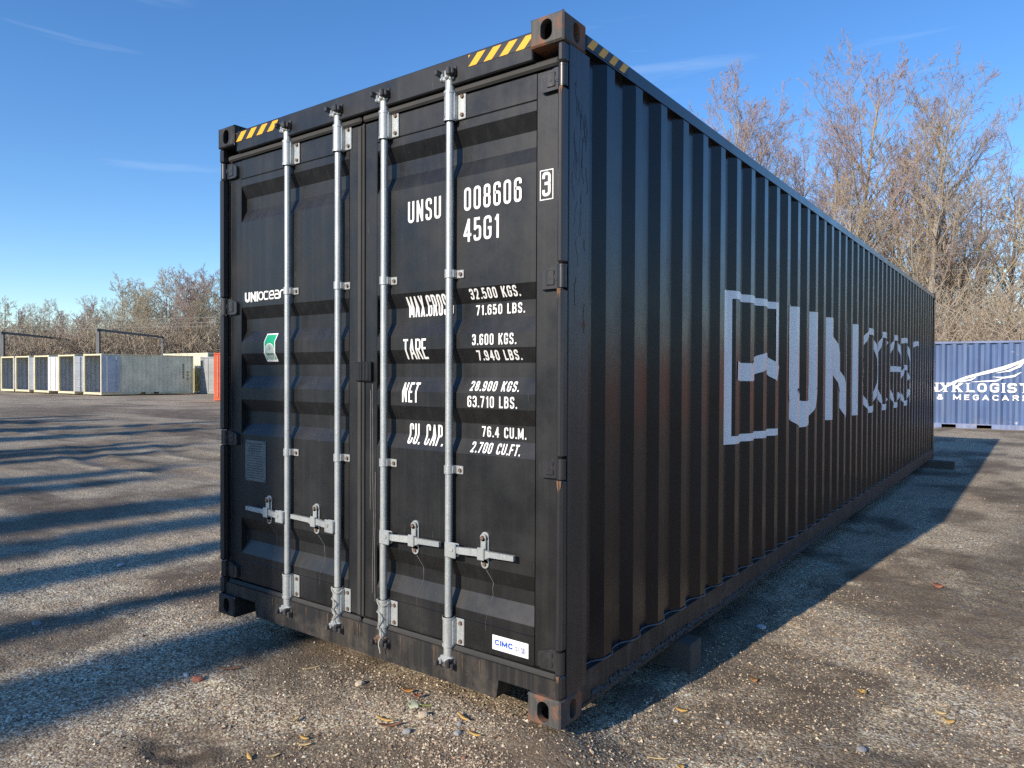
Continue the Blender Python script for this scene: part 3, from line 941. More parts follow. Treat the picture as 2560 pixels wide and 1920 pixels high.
# small company name on the other leaf
mb = MB()
text(mb, 'UNI', tx(-2.222), tx(-2.095), tz(1.855), tz(1.912), .0155, dmap, gap=.006)
a = tx(-2.086)
def lc_ocean(mb, x0, x1, z0, z1, t, mapf, step=.008, across=1):
    """thin rounded 'ocean': letter shapes of the wordmark"""
    w = (x1-x0); cw = w/5.2; h = z1-z0; rr = cw*.45
    def rib(pts, k, c=False): ribbon(mb, round_path(pts, rr, c), t, mapf, k*.00015, c, step, across)
    x = x0; e = cw*.84
    rib([(x,z0,1),(x+e,z0,1),(x+e,z1,1),(x,z1,1)], 0, True); x += cw*1.06
    rib([(x+e,z1-h*.04),(x+e*.6,z1,1),(x,z1,1),(x,z0,1),(x+e*.6,z0,1),(x+e,z0+h*.04)], 0); x += cw*1.04
    rib([(x,z0+h*.5),(x+e,z0+h*.5),(x+e,z1,1),(x,z1,1),(x,z0,1),(x+e*.7,z0,1),(x+e,z0+h*.05)], 0); x += cw*1.06
    rib([(x+e*.05,z1),(x+e,z1,1),(x+e,z0),(x,z0,1),(x,z0+h*.55,1),(x+e,z0+h*.55)], 0); x += cw*1.06
    rib([(x,z0),(x,z1,1),(x+e,z1,1),(x+e,z0)], 0)
lc_ocean(mb, a, tx(-1.838), tz(1.864), tz(1.906), .0085, dmap)
mb.build('lettering', WHITE, door_l, recalc=False)

# stickers and plate
def patch(mb, outline_lr, z0, z1, mapf, layer, n=40, k=4):
    """fill between left and right curves f(z)->(xl, xr), following the surface"""
    vs = []; fs = []
    for i in range(n+1):
        z = z0 + (z1-z0)*i/n; xl, xr = outline_lr(z)
        for j in range(k+1): vs.append(mapf(xl + (xr-xl)*j/k, z, layer))
    for i in range(n):
        for j in range(k): fs.append((i*(k+1)+j, i*(k+1)+j+1, (i+1)*(k+1)+j+1, (i+1)*(k+1)+j))
    mb.add(vs, fs)
cx_, zlo, zhi = tx(-1.985), tz(1.508), tz(1.668)
hw = .052
stk = MB(); patch(stk, lambda z: (cx_-hw, cx_+hw), zlo, zhi, dmap, 0)
stk = stk.build('sticker', STICKER, door_l, recalc=False)
mb = MB(); patch(mb, lambda z: (cx_-hw+.007, cx_+hw-.007), zlo+.012, zhi-.007, dmap, .0004)
mb.build('sticker_field', GREEN, door_l, recalc=False)
def ell(cx, cz, a, b):
    return lambda z: (cx - a*math.sqrt(max(0, 1-((z-cz)/b)**2)), cx + a*math.sqrt(max(0, 1-((z-cz)/b)**2)))
mb = MB(); patch(mb, ell(cx_, zlo+.055, .046, .050), zlo+.005, zlo+.105, dmap, .0008)
mb.build('sticker_disc', STICKER, door_l, recalc=False)
mb = MB(); patch(mb, ell(cx_, zlo+.055, .042, .046), zlo+.009, zlo+.101, dmap, .0012)
mb.build('sticker_disc', GREYST, door_l, recalc=False)
mb = MB()
ribbon(mb, [(cx_-.008, zlo+.086), (cx_+.010, zlo+.076), (cx_-.006, zlo+.066)], .004, dmap, .0016)
for i in range(5): ribbon(mb, [(cx_-.030+i*.0135, zlo+.042), (cx_-.020+i*.0135, zlo+.042)], .010, dmap, .0016)
mb.build('sticker_mark', DARKGREEN, door_l, recalc=False)
pl = MB().bbox(tx(-2.216), tx(-2.018), DY-.0035, DY-.0005, tz(.816), tz(1.052), .001).build('data_plate', PLATE, door_l)
mb = MB(); rr = random.Random(3)
for i in range(15):
    z = tz(1.032) - i*.0142
    x = tx(-2.205) + (rr.uniform(.0, .03) if i < 6 else 0); e = tx(-2.03) - (rr.uniform(0, .04) if i < 6 else rr.uniform(0, .02))
    while x < e - .01:
        w = rr.uniform(.008, .022); ribbon(mb, [(x, z), (min(e, x+w), z)], .0042 if i > 3 else .006, lambda a, b, l=0: (a, DY-.0042, b)); x += w + .004
mb.build('plate_engraving', PLATEINK, door_l, recalc=False)
# maker's sticker
sx0, sx1, sz0, sz1 = tx(-.376), tx(-.184), .232, .296
mb = MB(); patch(mb, lambda z: (sx0, sx1), sz0, sz1, lambda a, b, l=0: (a, DY-.0016, b), 0, 2, 2)
mb.build('maker_sticker', STICKER, door_r, recalc=False)
fm = lambda a, b, l=0: (a, DY-.0022-l, b)
mb = MB(); text(mb, 'CIMC', sx0+.014, sx0+.110, sz0+.021, sz0+.046, .0062, fm, gap=.005)
mb.build('lettering', BLUEINK, door_r, recalc=False)
mb = MB()
def stroke(pts, k, t=.0026): ribbon(mb, pts, t, fm, k*.00012)
gx, gz0, gs = sx0+.121, sz0+.014, .027
for k, s in enumerate([[(0.1,.78),(.9,.78),(.9,.38),(.1,.38),(.1,.78)], [(.5,1.02),(.5,0)]]):
    stroke([(gx+a*gs*.85, gz0+b*gs) for a, b in s], k)
gx += .031; gs = .030; gz0 -= .001
for k, s in enumerate([[(.3,1),(.05,.72)], [(.22,.9),(.22,.42)], [(.22,.82),(.95,.82)], [(.22,.68),(.85,.68)], [(.22,.55),(.85,.55)], [(.22,.42),(.98,.42)], [(.58,1),(.58,.42)],
                       [(.0,.30),(1,.30)], [(.5,.42),(.5,-.04)], [(.48,.30),(.08,.02)], [(.52,.30),(.95,.02)]]):
    stroke([(gx+a*gs, gz0+b*gs) for a, b in s], k, .0022)
mb.build('lettering', GREYINK, door_r, recalc=False)

# hazard tape on header and side rail
def hazard(fn, a0, a1, z0, z1, n, lean):
    back = MB(); ye = MB()
    vs = [fn(a0, z0, 0), fn(a1, z0, 0), fn(a1, z1, 0), fn(a0, z1, 0)]
    back.add(vs, [(0,1,2,3)])
    w = (a1-a0)/n
    for k in range(-1, n+1):
        p = a0 + k*w
        q = [(p, z0), (p+w*.52, z0), (p+w*.52+lean, z1), (p+lean, z1)]
        poly = []
        def clip(poly, ax, sign):
            o = []
            for i in range(len(poly)):
                A, B = poly[i], poly[(i+1) % len(poly)]
                ia, ib = sign*(A[0]-ax) >= 0, sign*(B[0]-ax) >= 0
                if ia: o.append(A)
                if ia != ib:
                    t = (ax-A[0])/(B[0]-A[0]); o.append((ax, A[1]+t*(B[1]-A[1])))
            return o
        q = clip(q, a0, 1); q = clip(q, a1, -1) if q else q
        if len(q) >= 3: ye.add([fn(a, z, .0006) for a, z in q], [tuple(range(len(q)))])
    return back, ye
fr = lambda a, z, l: (a, .0165-l, z)
for a0, a1, n in ((-.505, -.1625, 4), (-2.275, -1.875, 4)):
    b, ye = hazard(fr, a0, a1, 2.796, 2.846, n, .052)
    o = b.build('hazard_tape', BLACKTAPE, box, recalc=False)
    ye.build('tape_stripe', YELLOW, o, recalc=False)
b, ye = hazard(lambda a, z, l: (-.0005+l, a, z), .185, .56, 2.812, 2.858, 4, .045)
o = b.build('hazard_tape', BLACKTAPE, box, recalc=False); ye.build('tape_stripe', YELLOW, o, recalc=False)

# ---- big wordmark and emblem on the side
def smap(y, z, layer=0.0): return (side_x(y) + .0030 + layer, y, z)
def sr(mb, pts, w, layer=0, closed=False):
    ww = max(w) if hasattr(w, '__len__') else w
    ribbon(mb, pts, w, smap, layer*.0002, closed, .006, max(1, int(ww/.008)))
mb = MB()
ZB, ZT = 1.012, 1.970
sr(mb, [(2.93, ZT-.025), (1.875, ZT-.025), (1.875, ZB+.022), (2.93, ZB+.022)], .050)
sr(mb, [(1.925, ZT-.005), (1.925, ZB-.002)], .165, 1)
sr(mb, [(2.90, ZT-.05), (2.90, 1.45)], .055, 3)
# wave: flat, rising, falling
patch(mb, lambda y: (0, 0), 0, 1, lambda a, b, l: (0, 0, -50), 0, 1, 1)
mb.v = mb.v[:-4]; mb.f = mb.f[:-1]; mb.sm = mb.sm[:-1]
def wave_c(y):
    return float(np.interp(y, [2.07, 2.20, 2.36, 2.46, 2.64, 2.74, 2.93], [1.470, 1.464, 1.462, 1.497, 1.541, 1.532, 1.452]))
ysn = np.linspace(2.07, 2.925, 60)
sr(mb, [(y, wave_c(y)) for y in ysn], .118, 4)
mb.build('emblem', WHITE2, box, recalc=False)
mb = MB()
sr(mb, [(3.345, ZT+.01), (3.345, 1.34)], .285)
up_ = [(3.345+ .0, 1.34)]
ua = [(3.345 + (3.985-3.345)/2*(1-math.cos(t)), 1.34 - .21*math.sin(t)) for t in np.linspace(0, math.pi, 24)]
sr(mb, ua, [.285 - .145*(i/23) if i > 8 else .285 - .06*(i/8) for i in range(24)], 1)
sr(mb, [(3.985, 1.34), (3.985, ZT+.01)], .14, 2)
mb.build('lettering', WHITE2, box, recalc=False)
mb = MB()
sr(mb, [(4.485, ZB+.03), (4.485, ZT)], .285)
sr(mb, [(4.53, ZT-.08), (5.22, ZB+.10)], .24, 1)
sr(mb, [(5.215, ZB+.06), (5.215, ZT)], .12, 2)
mb.build('lettering', WHITE2, box, recalc=False)
mb = MB(); sr(mb, [(5.605, ZB+.025), (5.605, ZT+.005)], .29)
mb.build('lettering', WHITE2, box, recalc=False)
def sring(y0, y1, z0, z1, pts, closed=False, w=.075):
    m_ = MB()
    P = [(y0+(y1-y0)*p[0], z0+(z1-z0)*p[1], *p[2:]) for p in pts]
    sr(m_, round_path(P, .36, closed), w, 0, closed)
    return m_.build('lettering', WHITE2, box, recalc=False)
z0, z1 = 1.065, 1.945
def earc(cy, cz, ry, rz, a0, a1, n=72):
    return [(cy + ry*math.cos(R(a)), cz + rz*math.sin(R(a))) for a in np.linspace(a0, a1, n)]
def letter(*paths):
    m_ = MB()
    for k, p in enumerate(paths): sr(m_, p, .072, k)
    return m_.build('lettering', WHITE2, box, recalc=False)
zc = (z0+z1)/2; rz_ = (z1-z0)/2
letter(earc(6.43, zc, .40, rz_, 0, 360))
letter(earc(7.30, zc, .39, rz_, 48, 312))
letter(earc(8.14, zc, .40, rz_, 2, 318), [(7.76, zc+.03), (8.54, zc+.03)])
letter([(8.66, z1-.02), (8.94, z1)] + earc(8.98, z1-.36, .345, .36, 88, 0, 24) + [(9.325, z0)], earc(8.95, z0+.25, .34, .25, 20, 345))
letter([(9.66, z1-.10), (9.82, z1-.02), (10.02, z1), (10.24, z1-.01)])
# scratched marks high on the near post
mb = MB(); rr = random.Random(21)
pm = lambda a, b, l=0: (-.0012, a, b)
for k in range(26):
    y, z = rr.uniform(.07, .20), rr.uniform(2.05, 2.74) - (rr.random()**3)*.5
    p = [(y, z)]
    for j in range(rr.randint(2, 6)):
        y += rr.uniform(-.012, .012); z -= rr.uniform(.006, .05); y = min(.208, max(.06, y)); p.append((y, z))
    ribbon(mb, p, rr.uniform(.0012, .0034), pm)
mb.build('scratch', plain('dark_scratches', (.008,.009,.014), .6), box, recalc=False)
# pale seepage lines under handle bolts
mb = MB(); rr = random.Random(5)
for x in (-1.808-.195, -1.388-.195, -1.048+.195, -.624+.195):
    p = [(x, .575)]; zz = .575
    while zz > .33:
        zz -= .03; x += .0095 if zz > .50 else rr.uniform(-.007, .005); p.append((x, zz))
    ribbon(mb, p, [max(.0005, .0028*(1-i/6)) for i in range(len(p))], dmap)
for x, zt, zb in ((-1.155, 1.39, .35), (-1.17, 1.36, .8), (-1.135, .95, .30), (-1.10, .72, .31), (-.055, .6, .42)):
    p = [(x, zt)]; zz = zt
    while zz > zb: zz -= .05; x += rr.uniform(-.002, .002); p.append((x, zz))
    ribbon(mb, p, .0022, lambda a, b, l=0: (a, DY-.0024, b))
mb.build('seepage_stain', plain('pale_seepage', (.20,.19,.175), .8, var=.3, scale=25), box, recalc=False)

RUST = Mat('rust_run')
RUST = RUST.set(RUST.mix(RUST.noise(60, 5, .7), (.10,.045,.02), (.20,.12,.07)), .9)
mb = MB(); rr = random.Random(12)
for za, zb in HZ:
    for q in range(4):
        x = rr.uniform(-.030, -.006); zz = za - .005; p = [(x, zz)]; L = rr.uniform(.015, .05)
        for t in range(5): zz -= L/5; x += rr.uniform(-.001, .001); p.append((x, zz))
        ribbon(mb, p, [rr.uniform(.004, .010)*(1-t/6) for t in range(6)], lambda a, b, l=0: (a, .0052-l, b), q*.0002)
mb.build('rust_run', RUST, box, recalc=False)
mb = MB()
for q in range(16):
    x = rr.uniform(-2.0, -.4); zz = rr.choice((.178, .176)); p = [(x, zz)]; L = rr.uniform(.02, .09)
    for t in range(4): zz -= L/4; x += rr.uniform(-.002, .002); p.append((x, zz))
    ribbon(mb, p, [rr.uniform(.003, .009)*(1-t/5) for t in range(5)], lambda a, b, l=0: (a, .0248-l, b), q*.0001)
mb.build('rust_run', plain('thin_rust_run', (.10,.065,.04), .9, var=.3, scale=40), box, recalc=False)
for px_ in (tx(-2.208), tx(-2.026)):
    for pz_ in (tz(.826), tz(1.042)): link('rivet', rivet_me, None, door_l, (px_, DY-.004, pz_))

# ================================================================== ropes tied round two locking bars
def rope(x, label, tail):
    mb = MB(); rr = random.Random(int(abs(x)*100))
    pts = [Vector((x + .031*math.cos(t), RODY + .031*math.sin(t), .318 - .022*t/3 + .018*math.sin(t*1.3))) for t in np.linspace(-2.4, 4.4, 30)]
    pts += [Vector((x + .010 + .008*math.sin(i*1.2), -.004 - .004*math.sin(i*.7), .272 - i*tail/12)) for i in range(13)]
    for a, b in zip(pts[:-1], pts[1:]): mb.cyl(a, b, .0032, n=6)
    for i in range(1, 11):
        p = pts[-14+i]
        for k in range(2):
            q = p + Vector((rr.uniform(-.012, .012), rr.uniform(-.008, 0), rr.uniform(-.015, .005))); mb.cyl(p, q, .0018, .0008, n=4)
    o = mb.build('frayed_rope', ROPE)
    tag(o, label, 'rope')
rope(-1.388, 'frayed grey rope hanging from the second locking bar from the left', .13)
rope(-1.048, 'frayed grey rope tied round the third locking bar from the left, above a rusty cam', .19)

# ================================================================== timber blocks
def timber_mat(name, a, b):
    M = Mat(name)
    n = M.noise(1.0, 6, .65, stretch=(4, 70, 60), dist=.3)
    M.set(M.mix(n, a, b), .9); M.bump(n, .4, .006); return M.m
TIM = timber_mat('dark_weathered_timber', (.045,.038,.031), (.125,.105,.085))
TIM2 = timber_mat('weathered_timber', (.06,.05,.04), (.16,.13,.10))
def timber(x0, x1, y0, y1, z0, z1, mat, label, rz):
    cx, cy = (x0+x1)/2, (y0+y1)/2
    mb = MB().bbox(x0-cx, x1-cx, y0-cy, y1-cy, 0, z1-z0, .006)
    o = mb.build('timber_block', mat, None, (cx, cy, z0)); o.rotation_euler = (0, 0, rz)
    tag(o, label, 'timber', 'timbers under the dark container')
timber(-.75, .082, 1.13, 1.28, -.125, .0285, TIM, 'dark square timber block under the near end of the dark container', R(1.5))
timber(-2.6, .37, 11.55, 11.71, -.115, .0285, TIM2, 'weathered timber beam sticking out under the far end of the dark container', R(-2))
# ================================================================== other containers in the yard
BLK = plain('black_void_paint', (.01,.01,.011), .8)
def corr_wall(L, z0, z1, x, depth=-.065, per=.2785):
    ys = [.06]; k = 0
    while True:
        for q, d in ((0, 1), (.066, 0), (.137, 0), (.203, 1)):
            yy = .10 + k*per + q
            if .06 < yy < L-.08: ys.append((yy, d))
        k += 1
        if k*per > L: break
    pts = [(.06, 1)] + ys[1:] + [(L-.06, 1)]
    sgn = 1 if x == 0 else -1
    vs = []; fs = []
    for yy, d in pts: vs += [(x + sgn*(-.008 + depth*d), yy, z0), (x + sgn*(-.008 + depth*d), yy, z1)]
    for i in range(len(pts)-1): fs.append((2*i, 2*i+2, 2*i+3, 2*i+1))
    return MB().add(vs, fs)
def yard_container(label, loc, rz, L, H, wall, frame, doors='closed', group=None, forks=True, inner=None, angles=(None, None), wall_top=None, roofm=None, band=None, lining=None):
    t = empty('shipping_container', loc, rz)
    tag(t, label, 'container', group)
    if wall_top:     # two-tone side: lower sheet and upper sheet
        for x in (0, -CW):
            corr_wall(L, .15, H*band, x).build('corrugated_wall', wall, t, recalc=False)
            corr_wall(L, H*band, H-.05, x).build('corrugated_wall', wall_top, t, recalc=False)
    else:
        for x in (0, -CW): corr_wall(L, .15, H-.05, x).build('corrugated_wall', wall if x == 0 or not lining else lining, t, recalc=False)
    for x in (-.12, -CW):
        for y in (0, L-.12): MB().bbox(x, x+.12, y+.003, y+.117, .118, H-.118, .008).build('corner_post', frame, t)
    for x in (-.162, -CW-.004):
        for y in (-.004, L-.174):
            for z in (0, H-.118): MB().bbox(x, x+.166, y, y+.178, z, z+.118, .01).build('corner_casting', frame, t)
    for x in (-.075, -CW-.002+.004):
        MB().bbox(x, x+.082, .12, L-.12, H-.075, H-.012, .006).build('top_side_rail', frame, t)
        mb = MB()
        if forks:
            c = L/2
            for a, b in ((.12, c-.62), (c-.26, c+.26), (c+.62, L-.12)): mb.bbox(x, x+.082, a, b, .02, .165, .005)
            for a, b in ((c-.62, c-.26), (c+.26, c+.62)): mb.bbox(x, x+.082, a, b, .135, .1645, .004)
        else: mb.bbox(x, x+.07, .12, L-.12, .02, .155, .005)
        mb.build('bottom_side_rail', frame, t)
    for y in (.01, L-.11):
        MB().bbox(-CW+.12, -.12, y, y+.10, H-.11, H-.015, .006).build('end_header', frame, t)
        MB().bbox(-CW+.12, -.12, y, y+.10, .02, .15, .006).build('end_sill', frame, t)
    MB().box(-CW+.06, -.06, .1, L-.1, H-.035, H-.02).build('roof', roofm or frame, t)
    MB().box(-CW+.05, -.05, .1, L-.05, .13, .158).build('floor', plain('plywood_floor', (.26,.24,.21), .8), t)
    # far end wall, corrugated
    vs = []; fs = []; x = -CW+.12; k = 0
    while x < -.12: vs += [(x, L-.05 - (.04 if (k//2) % 2 else 0), .15), (x, L-.05 - (.04 if (k//2) % 2 else 0), H-.1)]; x += .07; k += 1
    for i in range(len(vs)//2-1): fs.append((2*i, 2*i+2, 2*i+3, 2*i+1))
    MB().add(vs, fs).build('front_wall', lining or wall, t, recalc=False)
    # door leaves, each about half the width, closed or swung open about the hinge
    for s, ang in zip((1, -1), angles):
        w = CW/2 - .10; mb = MB()
        mb.bbox(0, w, -.02, .02, .16, H-.125, .006)
        for z in np.linspace(.45, H-.5, 4): mb.prism([(-.036, z), (-.0195, z-.06), (-.0195, z+.06)], 0, .10, w-.06)
        for z in np.linspace(.45, H-.5, 4): mb.prism([(.036, z), (.0195, z-.06), (.0195, z+.06)], 0, .10, w-.06)
        o = mb.build('door', inner or wall, t)
        if s == -1:
            o.location = (-CW+.1, .03, 0); o.rotation_euler = (0, 0, 0 if ang is None else R(180-ang))
        else:
            o.location = (-.1, .03, 0); o.rotation_euler = (0, 0, R(180) if ang is None else R(ang))
            if ang is not None: o.location = (.03, -.02, 0)
        if s == -1 and ang is not None: o.location = (-CW-.03, -.02, 0)
        for q in (.3, .8):
            b = MB().cyl((q*w, -.05, .2), (q*w, -.05, H-.15), .017, n=8).build('locking_bar', GALV, o)
    return t

BEIGE = paint('beige_container_paint', (.86,.77,.55), .55, .0, .08, (.75,.67,.48), .4, .6)
BEIGEF = paint('beige_frame_paint', (.74,.66,.43), .55, .08, .25, (.30,.25,.16), .4, .6)
DOOR_SHADED = paint('shade_toned_door_inside', (.50,.53,.56), .5, .03, .15, (.4,.4,.38), .4, .6)  # door leaves out of the sun: blue-grey shade put into the paint
DOOR_SUNLIT = paint('sun_toned_door_inside', (.75,.75,.70), .5, .03, .15, (.4,.4,.38), .4, .6)  # leaf facing the sun: its sunlit brightness put into the paint
BLUE = paint('faded_blue_paint', (.075,.125,.255), .6, .14, .7, (.19,.24,.33), .35, .5, rustcol=(.34,.33,.36))
BLUEF = paint('faded_blue_frame', (.15,.20,.34), .6, .18, .5, (.38,.36,.36), .35, .6, rustcol=(.22,.17,.15))
RED = paint('rust_red_paint', (.26,.13,.10), .5, .1, .3, (.25,.12,.09), .4, .5)
ORANGE = paint('orange_paint', (.50,.085,.028), .5, .06, .3, (.45,.2,.12), .4, .5)
CREAM = paint('cream_paint', (.78,.74,.55), .5, .02, .2, (.6,.55,.4), .4, .5)
TAN = paint('tan_yellow_paint', (.50,.42,.20), .5, .05, .3, (.4,.35,.22), .4, .5)
GREYC = paint('grey_container_paint', (.30,.31,.31), .5, .05, .3, (.3,.3,.28), .4, .5)

LINING = paint('grey_blue_lining', (.50,.55,.60), .6, .02, .1, (.45,.48,.5), .4, .6)
GRP = 'open beige containers standing side by side'
beige = [(-45.7, 88, DOOR_SHADED, 'beige container nearest the dark container, its shade-toned pale door folded back along its side'),
         (-49.45, 55, DOOR_SHADED, 'open beige container with a door toned blue-grey as in shade, second from the right in the beige row'),
         (-53.4, 8, DOOR_SUNLIT, 'open beige container with a door toned bright white as in sun, third from the right in the beige row'),
         (-56.7, 60, DOOR_SHADED, 'open beige container, fourth from the right in the beige row'),
         (-59.45, 70, DOOR_SHADED, 'open beige container at the left end of the beige row')]
for x, ang, dm, lab in beige:
    yard_container(lab, (x, 18.6, gz(x-1.2, 20)+.06), 0, 6.058, 2.591, BEIGE, BEIGEF, 'open', GRP, inner=dm, angles=(ang, 84), lining=LINING)
# small markings on the nearest beige side
root = [o for o in C.objects if o.name == 'shipping_container.001'][0]
mb = MB(); rr = random.Random(2)
for i in range(9):
    mb.box(-.004, .004, 5.28, 5.36, 1.95-i*.115, 2.03-i*.115)
mb.build('lettering', plain('faded_dark_ink', (.08,.08,.07), .7), root)
mb = MB()
for z in (1.45, 1.25, 1.0): mb.box(-.004, .004, 5.58, 5.72, z-.06, z+.06)
mb.build('warning_sticker', plain('faded_yellow_sticker', (.42,.33,.08), .7), root)

t = yard_container('cream container with tan lower half behind the beige row', (-52.27, 26.0, gz(-49, 27)+.02), R(-90), 6.058, 2.896, TAN, CREAM, wall_top=CREAM, band=.62, forks=False)
mb = MB()
for z in (.55, .95): mb.box(-.004, .006, 5.6, 5.72, z-.08, z+.08)
mb.build('warning_sticker', plain('yellow_sticker', (.70,.45,.02), .6), t)
yard_container('grey container end between the cream and the orange container', (-43.5, 25.3, gz(-44, 26)+.02), 0, 6.058, 2.591, GREYC, GREYC, forks=False)
yard_container('orange container partly hidden behind the left edge of the dark container', (-32.26, 19.5, gz(-33, 20)+.02), 0, 6.058, 2.591, ORANGE, ORANGE, forks=False)

ROT = R(-90+4.5)
bt = yard_container('faded blue container with a white wing emblem and lettering, standing beyond the dark one', (-3.3, 22.25, -.10), ROT, 6.058, 2.591, BLUE, BLUEF)
yard_container('rust red container standing to the right of the blue one, beyond the picture edge', (4.2, 24.2, -.10), R(-90), 12.192, 2.591, RED, RED, forks=False)
# its emblem: local y runs along the face, x=0 is the face
def bx_(y):
    tt = (y - .10) % .2785
    d = 1-tt/.066 if tt < .066 else (0 if tt < .137 else ((tt-.137)/.066 if tt < .203 else 1))
    return -.008 - .036*d
bm_ = lambda a, b, l=0: (bx_(a) + .004 + l, a, b)
def bl(mb, s, x0, x1, z0, z1, t, **k): text(mb, s, x0, x1, z0, z1, t, bm_, **k)
L0 = 3.3 - 1.32       # local y of the text start
mb = MB(); bl(mb, 'NYK', L0+.10, L0+.93, 1.09, 1.36, .062, serif=1.0, gap=.07); mb.build('lettering', WHITE2, bt, recalc=False)
mb = MB(); bl(mb, 'LOGISTICS', L0+1.05, L0+3.25, 1.09, 1.36, .058, serif=.9, gap=.075); mb.build('lettering', WHITE2, bt, recalc=False)
mb = MB(); bl(mb, '& MEGACARRIER', L0+.30, L0+3.1, .86, 1.02, .034, gap=.085); mb.build('lettering', WHITE2, bt, recalc=False)
wing = MB()
def wr(pts, ws, k): ribbon(wing, [(L0+.36+a*2.0, 1.10+b*1.0) for a, b in pts], ws, bm_, k*.0003, False, .01, 3)
wr([(0,.0),(.08,.13),(.18,.27),(.34,.42),(.55,.55),(.80,.70),(.98,.86),(1.06,.99)], [.02,.05,.07,.075,.085,.11,.08,.01], 0)
wr([(1.06,.97),(.98,.75),(.86,.62),(.70,.55)], [.01,.07,.05,.008], 1)
wr([(1.0,.58),(.92,.47),(.80,.42),(.66,.44)], [.01,.06,.05,.008], 2)
wr([(.80,.42),(.70,.33),(.55,.31),(.40,.29)], [.01,.05,.035,.008], 3)
wr([(.46,.43),(.40,.36),(.30,.31),(.18,.28)], [.01,.05,.04,.008], 4)
wing.build('wing_emblem', WHITE2, bt, recalc=False)

# ================================================================== cream building behind the thicket
bd = empty('building', (-4.5, 70, gz(-4, 70)))
tag(bd, 'pale cream low building glimpsed through the thicket above the blue container', 'building')
MB().box(-6, 16, 0, 9, -1, 4.9).build('wall', plain('cream_render', (.72,.66,.46), .8, var=.08), bd)
MB().prism([(-.4, 4.9), (4.5, 6.2), (9.4, 4.9)], 0, -6.4, 16.4).build('roof', plain('pale_roof', (.45,.43,.38), .8), bd)
for k in range(5):
    w = MB().box(-4+k*4, -2.9+k*4, -.06, .02, 1.6, 3.0).build('window', plain('window_frame', (.6,.58,.5), .6), bd)
    MB().box(-3.92+k*4, -2.98+k*4, -.075, -.055, 1.68, 2.92).build('pane', plain('window_glass', (.03,.035,.04), .12), w)

# ================================================================== railway gantries and wires
STEEL = plain('weathered_gantry_steel', (.15,.155,.16), .7, var=.15, scale=2)
def gantry(p0, p1, h, label, w=.28):
    t = empty('railway_gantry', (p0[0], p0[1], gz(*p0)))
    tag(t, label, 'gantry', 'railway gantries beyond the beige containers')
    d = Vector((p1[0]-p0[0], p1[1]-p0[1], 0)); L = d.length
    t.rotation_euler = (0, 0, math.atan2(d.y, d.x))
    for x in (0, L):
        mb = MB(); mb.bbox(x-w/2, x+w/2, -.02, .02, 0, h); mb.bbox(x-w/2, x-w/2+.03, -w/2, w/2, 0, h); mb.bbox(x+w/2-.03, x+w/2, -w/2, w/2, 0, h)
        mb.build('post', STEEL, t)
    mb = MB(); mb.bbox(-.3, L+.3, -.08, .08, h-.18, h-.14); mb.bbox(-.3, L+.3, -.08, .08, h, h+.04); mb.box(-.3, L+.3, -.015, .015, h-.15, h+.01)
    mb.build('beam', STEEL, t)
    for x in (L*.3, L*.6):
        m_ = MB(); m_.cyl((x, 0, h), (x, 0, h+.5), .05, n=6); m_.cyl((x-.3, 0, h+.3), (x+.3, 0, h+.3), .03, n=6)
        m_.build('insulator', STEEL, t)
gantry((-78.6, 24.3), (-92, 38.0), 5.3, 'steel railway gantry at the left edge above the open beige containers')
gantry((-71.4, 29.8), (-80.0, 40.6), 5.65, 'steel railway gantry rising behind the nearest beige container')
WIRE = plain('dull_wire', (.22,.22,.20), .6)
def wire(a, b, sag, label, r=.022, pts=14):
    mb = MB(); P = []
    for i in range(pts+1):
        t_ = i/pts; p = Vector(a).lerp(Vector(b), t_); p.z -= sag*4*t_*(1-t_); P.append(p)
    mb.tube(P, r, 4)
    tag(mb.build('overhead_wire', WIRE), label, 'wire', 'overhead wires')
for k, (dz, lab) in enumerate(((0, 'lower overhead wire above the left gantry'), (.35, 'middle overhead wire above the left gantry'), (.8, 'upper overhead wire above the left gantry'))):
    wire((-104, 9, 5.7+dz), (-60, 44, 6.6+dz*1.1), .35, lab, .03)
for k, z in enumerate((5.2, 6.4, 7.5, 8.4)):
    wire((-14, 46, z*1.04), (16, 44, z+.3), .35, ('lowest', 'second lowest', 'second highest', 'highest')[k] + ' of the overhead wires in front of the thicket on the right', .016)

# ================================================================== bare trees
def bark(name, a, b):
    M = Mat(name); M.set(M.mix(M.noise(3, 5, .6), a, b), .9, 0, .2); return M.m
BARK_TAN = bark('tan_bark', (.26,.205,.14), (.40,.33,.235))
BARK_GREY = bark('grey_bark', (.24,.205,.165), (.42,.375,.30))
TWIG_RED = bark('reddish_twigs', (.29,.21,.185), (.46,.35,.31))
TWIG_TAN = bark('tan_twigs', (.33,.27,.20), (.52,.43,.325))
TWIG_GREY = bark('greenish_twigs', (.34,.295,.205), (.52,.47,.34))

